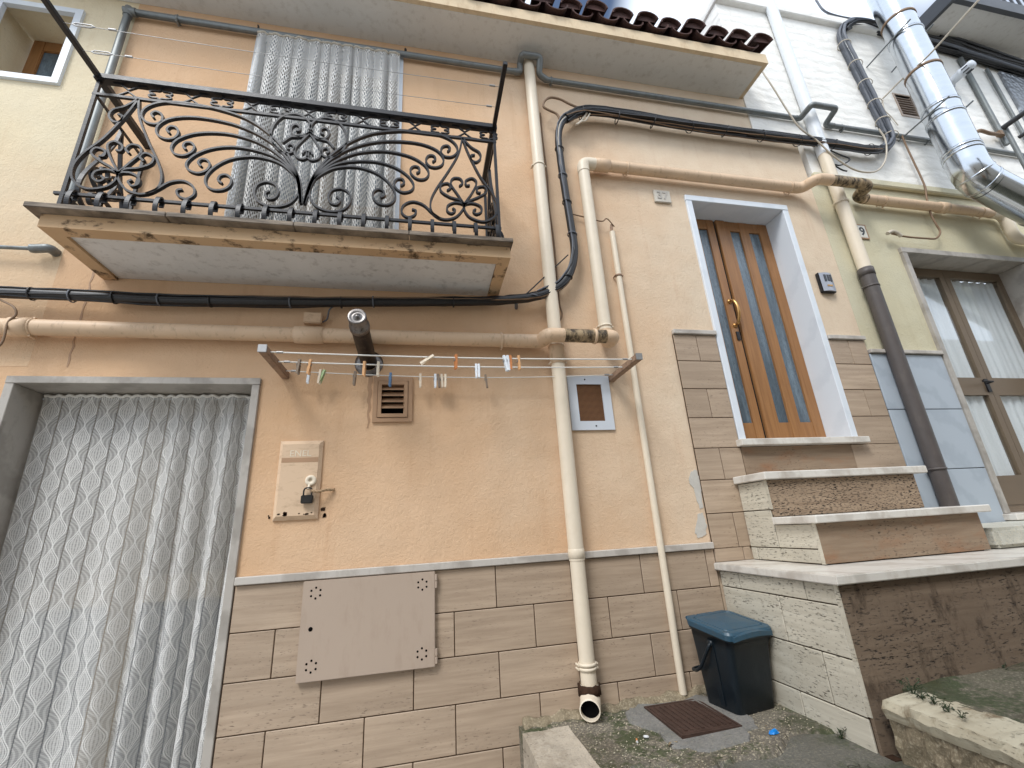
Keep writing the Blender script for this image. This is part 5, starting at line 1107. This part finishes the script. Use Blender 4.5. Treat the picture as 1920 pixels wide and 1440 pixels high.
# ================================================================== BIN, COVER, LITTER, WEEDS
bz = padz(1.69, -.25)
bn = thing('bin', 'dark blue-green household waste bin with teal lid standing against the stairs', 'bin', (1.70, -.250, bz-.004))
bn.rotation_euler.z = math.radians(10); bn.scale = (1.07, 1.07, 1.03)
def rrect(w, d, r, z, cx=0, cy=0, n=5):
    pts = []
    for sx, sy, a0 in ((1, 1, 0), (-1, 1, PI/2), (-1, -1, PI), (1, -1, 1.5*PI)):
        for k in range(n+1): a = a0+PI/2*k/n; pts.append((cx+sx*(w/2-r)+r*math.cos(a), cy+sy*(d/2-r)+r*math.sin(a), z))
    return pts
def tilt(pts, s, y0=0): return [(x, y, z+(y-y0)*s) for x, y, z in pts]
def bobj(name, mb, mat, parent=bn, bevel=0):
    mb.v = [tuple(Vector(v)+WL[bn]) for v in mb.v]; return obj(name, mb, mat, parent, bevel=bevel)
TS = .14
body = MB(); rg = [rrect(.225, .20, .03, .0), rrect(.245, .215, .03, .012), rrect(.262, .235, .03, .15, 0, -.004), rrect(.278, .258, .03, .30, 0, -.008), tilt(rrect(.288, .275, .03, .352, 0, -.012), TS), tilt(rrect(.300, .285, .03, .354, 0, -.012), TS), tilt(rrect(.300, .285, .03, .368, 0, -.012), TS)]
body.loft(rg, smooth=True); bd = bobj('body', body, M['bin'])
for sx in (-1, 1):
    rb = MB(); rb.loft([[(sx*.118, -.03, .03), (sx*.127, -.03, .03), (sx*.127, .0, .03), (sx*.118, .0, .03)], [(sx*.136, -.035, .33), (sx*.145, -.035, .33), (sx*.145, .005, .33), (sx*.136, .005, .33)]]); bobj('side_rib', rb, M['bin'], bd)
lid = MB(); lid.loft([tilt(rrect(.308, .293, .035, .366, 0, -.012), TS), tilt(rrect(.312, .297, .036, .392, 0, -.012), TS), tilt(rrect(.300, .285, .034, .403, 0, -.012), TS), tilt(rrect(.262, .235, .025, .404, 0, -.010), TS), tilt(rrect(.252, .225, .022, .396, 0, -.010), TS), tilt(rrect(.242, .215, .02, .404, 0, -.010), TS), tilt(rrect(.10, .09, .02, .409, 0, -.01), TS)], smooth=False); ld = bobj('lid', lid, M['bin_lid'])
lip = MB(); P = [(-.13+.26*i/16, -.166-.012*math.sin(PI*i/16), .355+.014*math.sin(PI*i/16)) for i in range(17)]; lip.loft([[(x, y+.02, z+.012), (x, y, z+.008), (x, y, z-.014), (x, y+.006, z-.014)] for x, y, z in P]); bobj('lid_lip', lip, M['bin_lid'], ld)
hg = MB().tube([(-.13, .142, .41), (-.07, .142, .41)], .010, 8).tube([(-.05, .144, .412), (.05, .144, .412)], .008, 8).tube([(.07, .142, .41), (.13, .142, .41)], .010, 8); bobj('hinge', hg, M['bin_lid'], ld)
hn = MB().tube(catmull([Vector(p) for p in ((-.146, -.02, .315), (-.158, -.018, .30), (-.165, .02, .24), (-.168, .055, .19), (-.16, .10, .165), (-.13, .145, .16), (0, .150, .16), (.13, .145, .16), (.16, .10, .165), (.168, .055, .19), (.158, -.018, .30), (.146, -.02, .315))], 5), .0085, 8); bobj('handle', hn, M['bin'])
bobj('pivot', MB().lathe((-.140, -.02, .315), (-1, 0, 0), [(.016, 0), (.016, .012), (0, .013)], 12).lathe((.140, -.02, .315), (1, 0, 0), [(.016, 0), (.016, .012), (0, .013)], 12), M['bin'], bd)
# drain cover
cv = thing('drain_cover', 'rusty brown square drain cover set in grey cement', 'cover', (1.37, -.29, padz(1.37, -.29)))
cz = padz(1.37, -.29)+.012
obj('plate', bx(1.222, 1.517, -.462, -.112, cz-.02, cz), M['rust'], cv, bevel=.003)
gm = MB()
for i in range(9): x = 1.25+.030*i; gm.box(x, x+.012, -.44, -.134, cz-.001, cz+.0035)
obj('ribs', gm, M['rust'], cv)
frame_c = MB().box(1.208, 1.531, -.476, -.463, cz-.02, cz+.001).box(1.208, 1.531, -.111, -.098, cz-.02, cz+.001).box(1.208, 1.221, -.463, -.111, cz-.02, cz+.001).box(1.518, 1.531, -.463, -.111, cz-.02, cz+.001); obj('frame', frame_c, M['rust'], cv)
def ground(px, py):
    p = WZ(px, py, .58)
    for _ in range(4): p = WZ(px, py, padz(p.x, p.y))
    return p
g = ground(1452, 1376)
mb = MB(); n = 9; mb.v = [(g.x+.026*math.cos(2*PI*k/n)*random.uniform(.7, 1.2), g.y+.017*math.sin(2*PI*k/n)*random.uniform(.7, 1.2), g.z+.003) for k in range(n)]+[(g.x+.02*math.cos(2*PI*k/n+.2)*random.uniform(.7, 1.2), g.y+.012*math.sin(2*PI*k/n+.2), g.z+.012+.006*math.sin(k*2.1)) for k in range(n)]; mb.f = [tuple(range(n, 2*n)), tuple(range(n-1, -1, -1))]+[(i, (i+1) % n, n+(i+1) % n, n+i) for i in range(n)]
obj('litter_scrap', mb, M['blue_litter'], None, 'crumpled bright blue plastic scrap on the mossy pavement', 'litter')
g = ground(1195, 1393); cg = thing('cigarette_butt', 'cigarette butt lying on the pavement below the drain cover', 'litter', g); d_ = Vector((.01, .028, 0)); obj('filter', MB().tube([g+Vector((0, 0, .006)), g+d_*.8+Vector((0, 0, .006))], .0045, 8), M['filter'], cg); obj('paper', MB().tube([g-d_*.25+Vector((0, 0, .006)), g+Vector((0, 0, .006))], .0044, 8), M['paper'], cg)
g = ground(1212, 1384); mb = MB().lathe(g+Vector((0, 0, .002)), (.2, .3, 1), [(0, .010), (.010, .009), (.015, .003), (.012, -.001)], 9); obj('litter_scrap', mb, M['paper'], None, 'small white paper scrap beside the cigarette butt', 'litter')
g = ground(1265, 1402); mb = MB(); mb.loft([[(g.x-.03+.06*t, g.y+.01*math.sin(t*3)+s*.012*math.sin(PI*t)+.02*t, g.z+.006+.006*abs(s)+.003*math.sin(t*7)) for s in (-1, 0, 1)] for t in [i/6 for i in range(7)]], closed=False, caps=(False, False)); obj('dry_leaf', mb, M['leafdry'], None, 'curled dry leaf on the pavement below the drain cover', 'leaf')
peb = MB(); rnd = random.Random(4)
for i in range(1500):
    x, y = rnd.uniform(.60, 1.93), rnd.uniform(-1.1, -.03); r = rnd.uniform(.0015, .0045)
    if 1.2 < x < 1.53 and -.48 < y < -.1: continue
    z = padz(x, y)+r*.5; b = len(peb.v); peb.v += [(x+r*1.4, y, z), (x, y+r, z), (x-r*1.2, y, z), (x, y-r, z), (x, y, z+r), (x, y, z-r)]; peb.f += [(b, b+1, b+4), (b+1, b+2, b+4), (b+2, b+3, b+4), (b+3, b, b+4), (b+1, b, b+5), (b+2, b+1, b+5), (b+3, b+2, b+5), (b, b+3, b+5)]
obj('grit', peb, M['curb'], None, 'fine pale grit scattered on the pavement', None, None, 'stuff')
def weed(name, base, n, h, spread, label):
    root = thing(name, label, 'plant', base); rnd = random.Random(int(base.x*1000))
    for k in range(n):
        a = rnd.uniform(0, 2*PI); r = spread*rnd.uniform(.1, 1); hh_ = h*rnd.uniform(.5, 1); tip = base+Vector((math.cos(a)*r, math.sin(a)*r, hh_)); mid = base+Vector((math.cos(a)*r*.35, math.sin(a)*r*.35, hh_*.65)); mb = MB(); mb.tube([base, mid, tip], .0012, 4)
        for j in range(5):
            c = base.lerp(tip, .35+.65*j/4)+Vector((rnd.uniform(-1, 1), rnd.uniform(-1, 1), rnd.uniform(-.5, 1)))*.008; s = rnd.uniform(.004, .009); d1 = Vector((rnd.uniform(-1, 1), rnd.uniform(-1, 1), rnd.uniform(-.3, .6))).normalized(); d2 = d1.cross(Vector((rnd.uniform(-1, 1), rnd.uniform(-1, 1), 1))).normalized()
            mb.quad(c-d1*s, c+d2*s*.45, c+d1*s, c-d2*s*.45)
        obj('stem', mb, M['weed'], root)
b0 = WZ(1583, 1385, padz(1.86, -.72)); weed('weed', Vector((1.865, -.70, padz(1.865, -.70))), 9, .055, .03, 'small weed tuft at the foot of the pale stair side')
for i, (px, py, n_) in enumerate(((1712, 1298, 12), (1728, 1306, 8), (1750, 1316, 7), (1778, 1330, 6), (1802, 1340, 5), (1880, 1255, 5))):
    c = WZ(px, py, .80); weed('weed', Vector((c.x, min(c.y, -.89), .79)), n_, .035 if i else .06, .05, ('leafy weed clump at the foot of the stained riser', 'weed tuft just right of the leafy clump on the stone kerb', 'weed tuft in the middle of the row behind the stone kerb', 'low weed tuft fourth along the stone kerb', 'lowest weed tuft at the right end of the stone kerb', 'weed tuft under the stained riser near the right edge')[i])
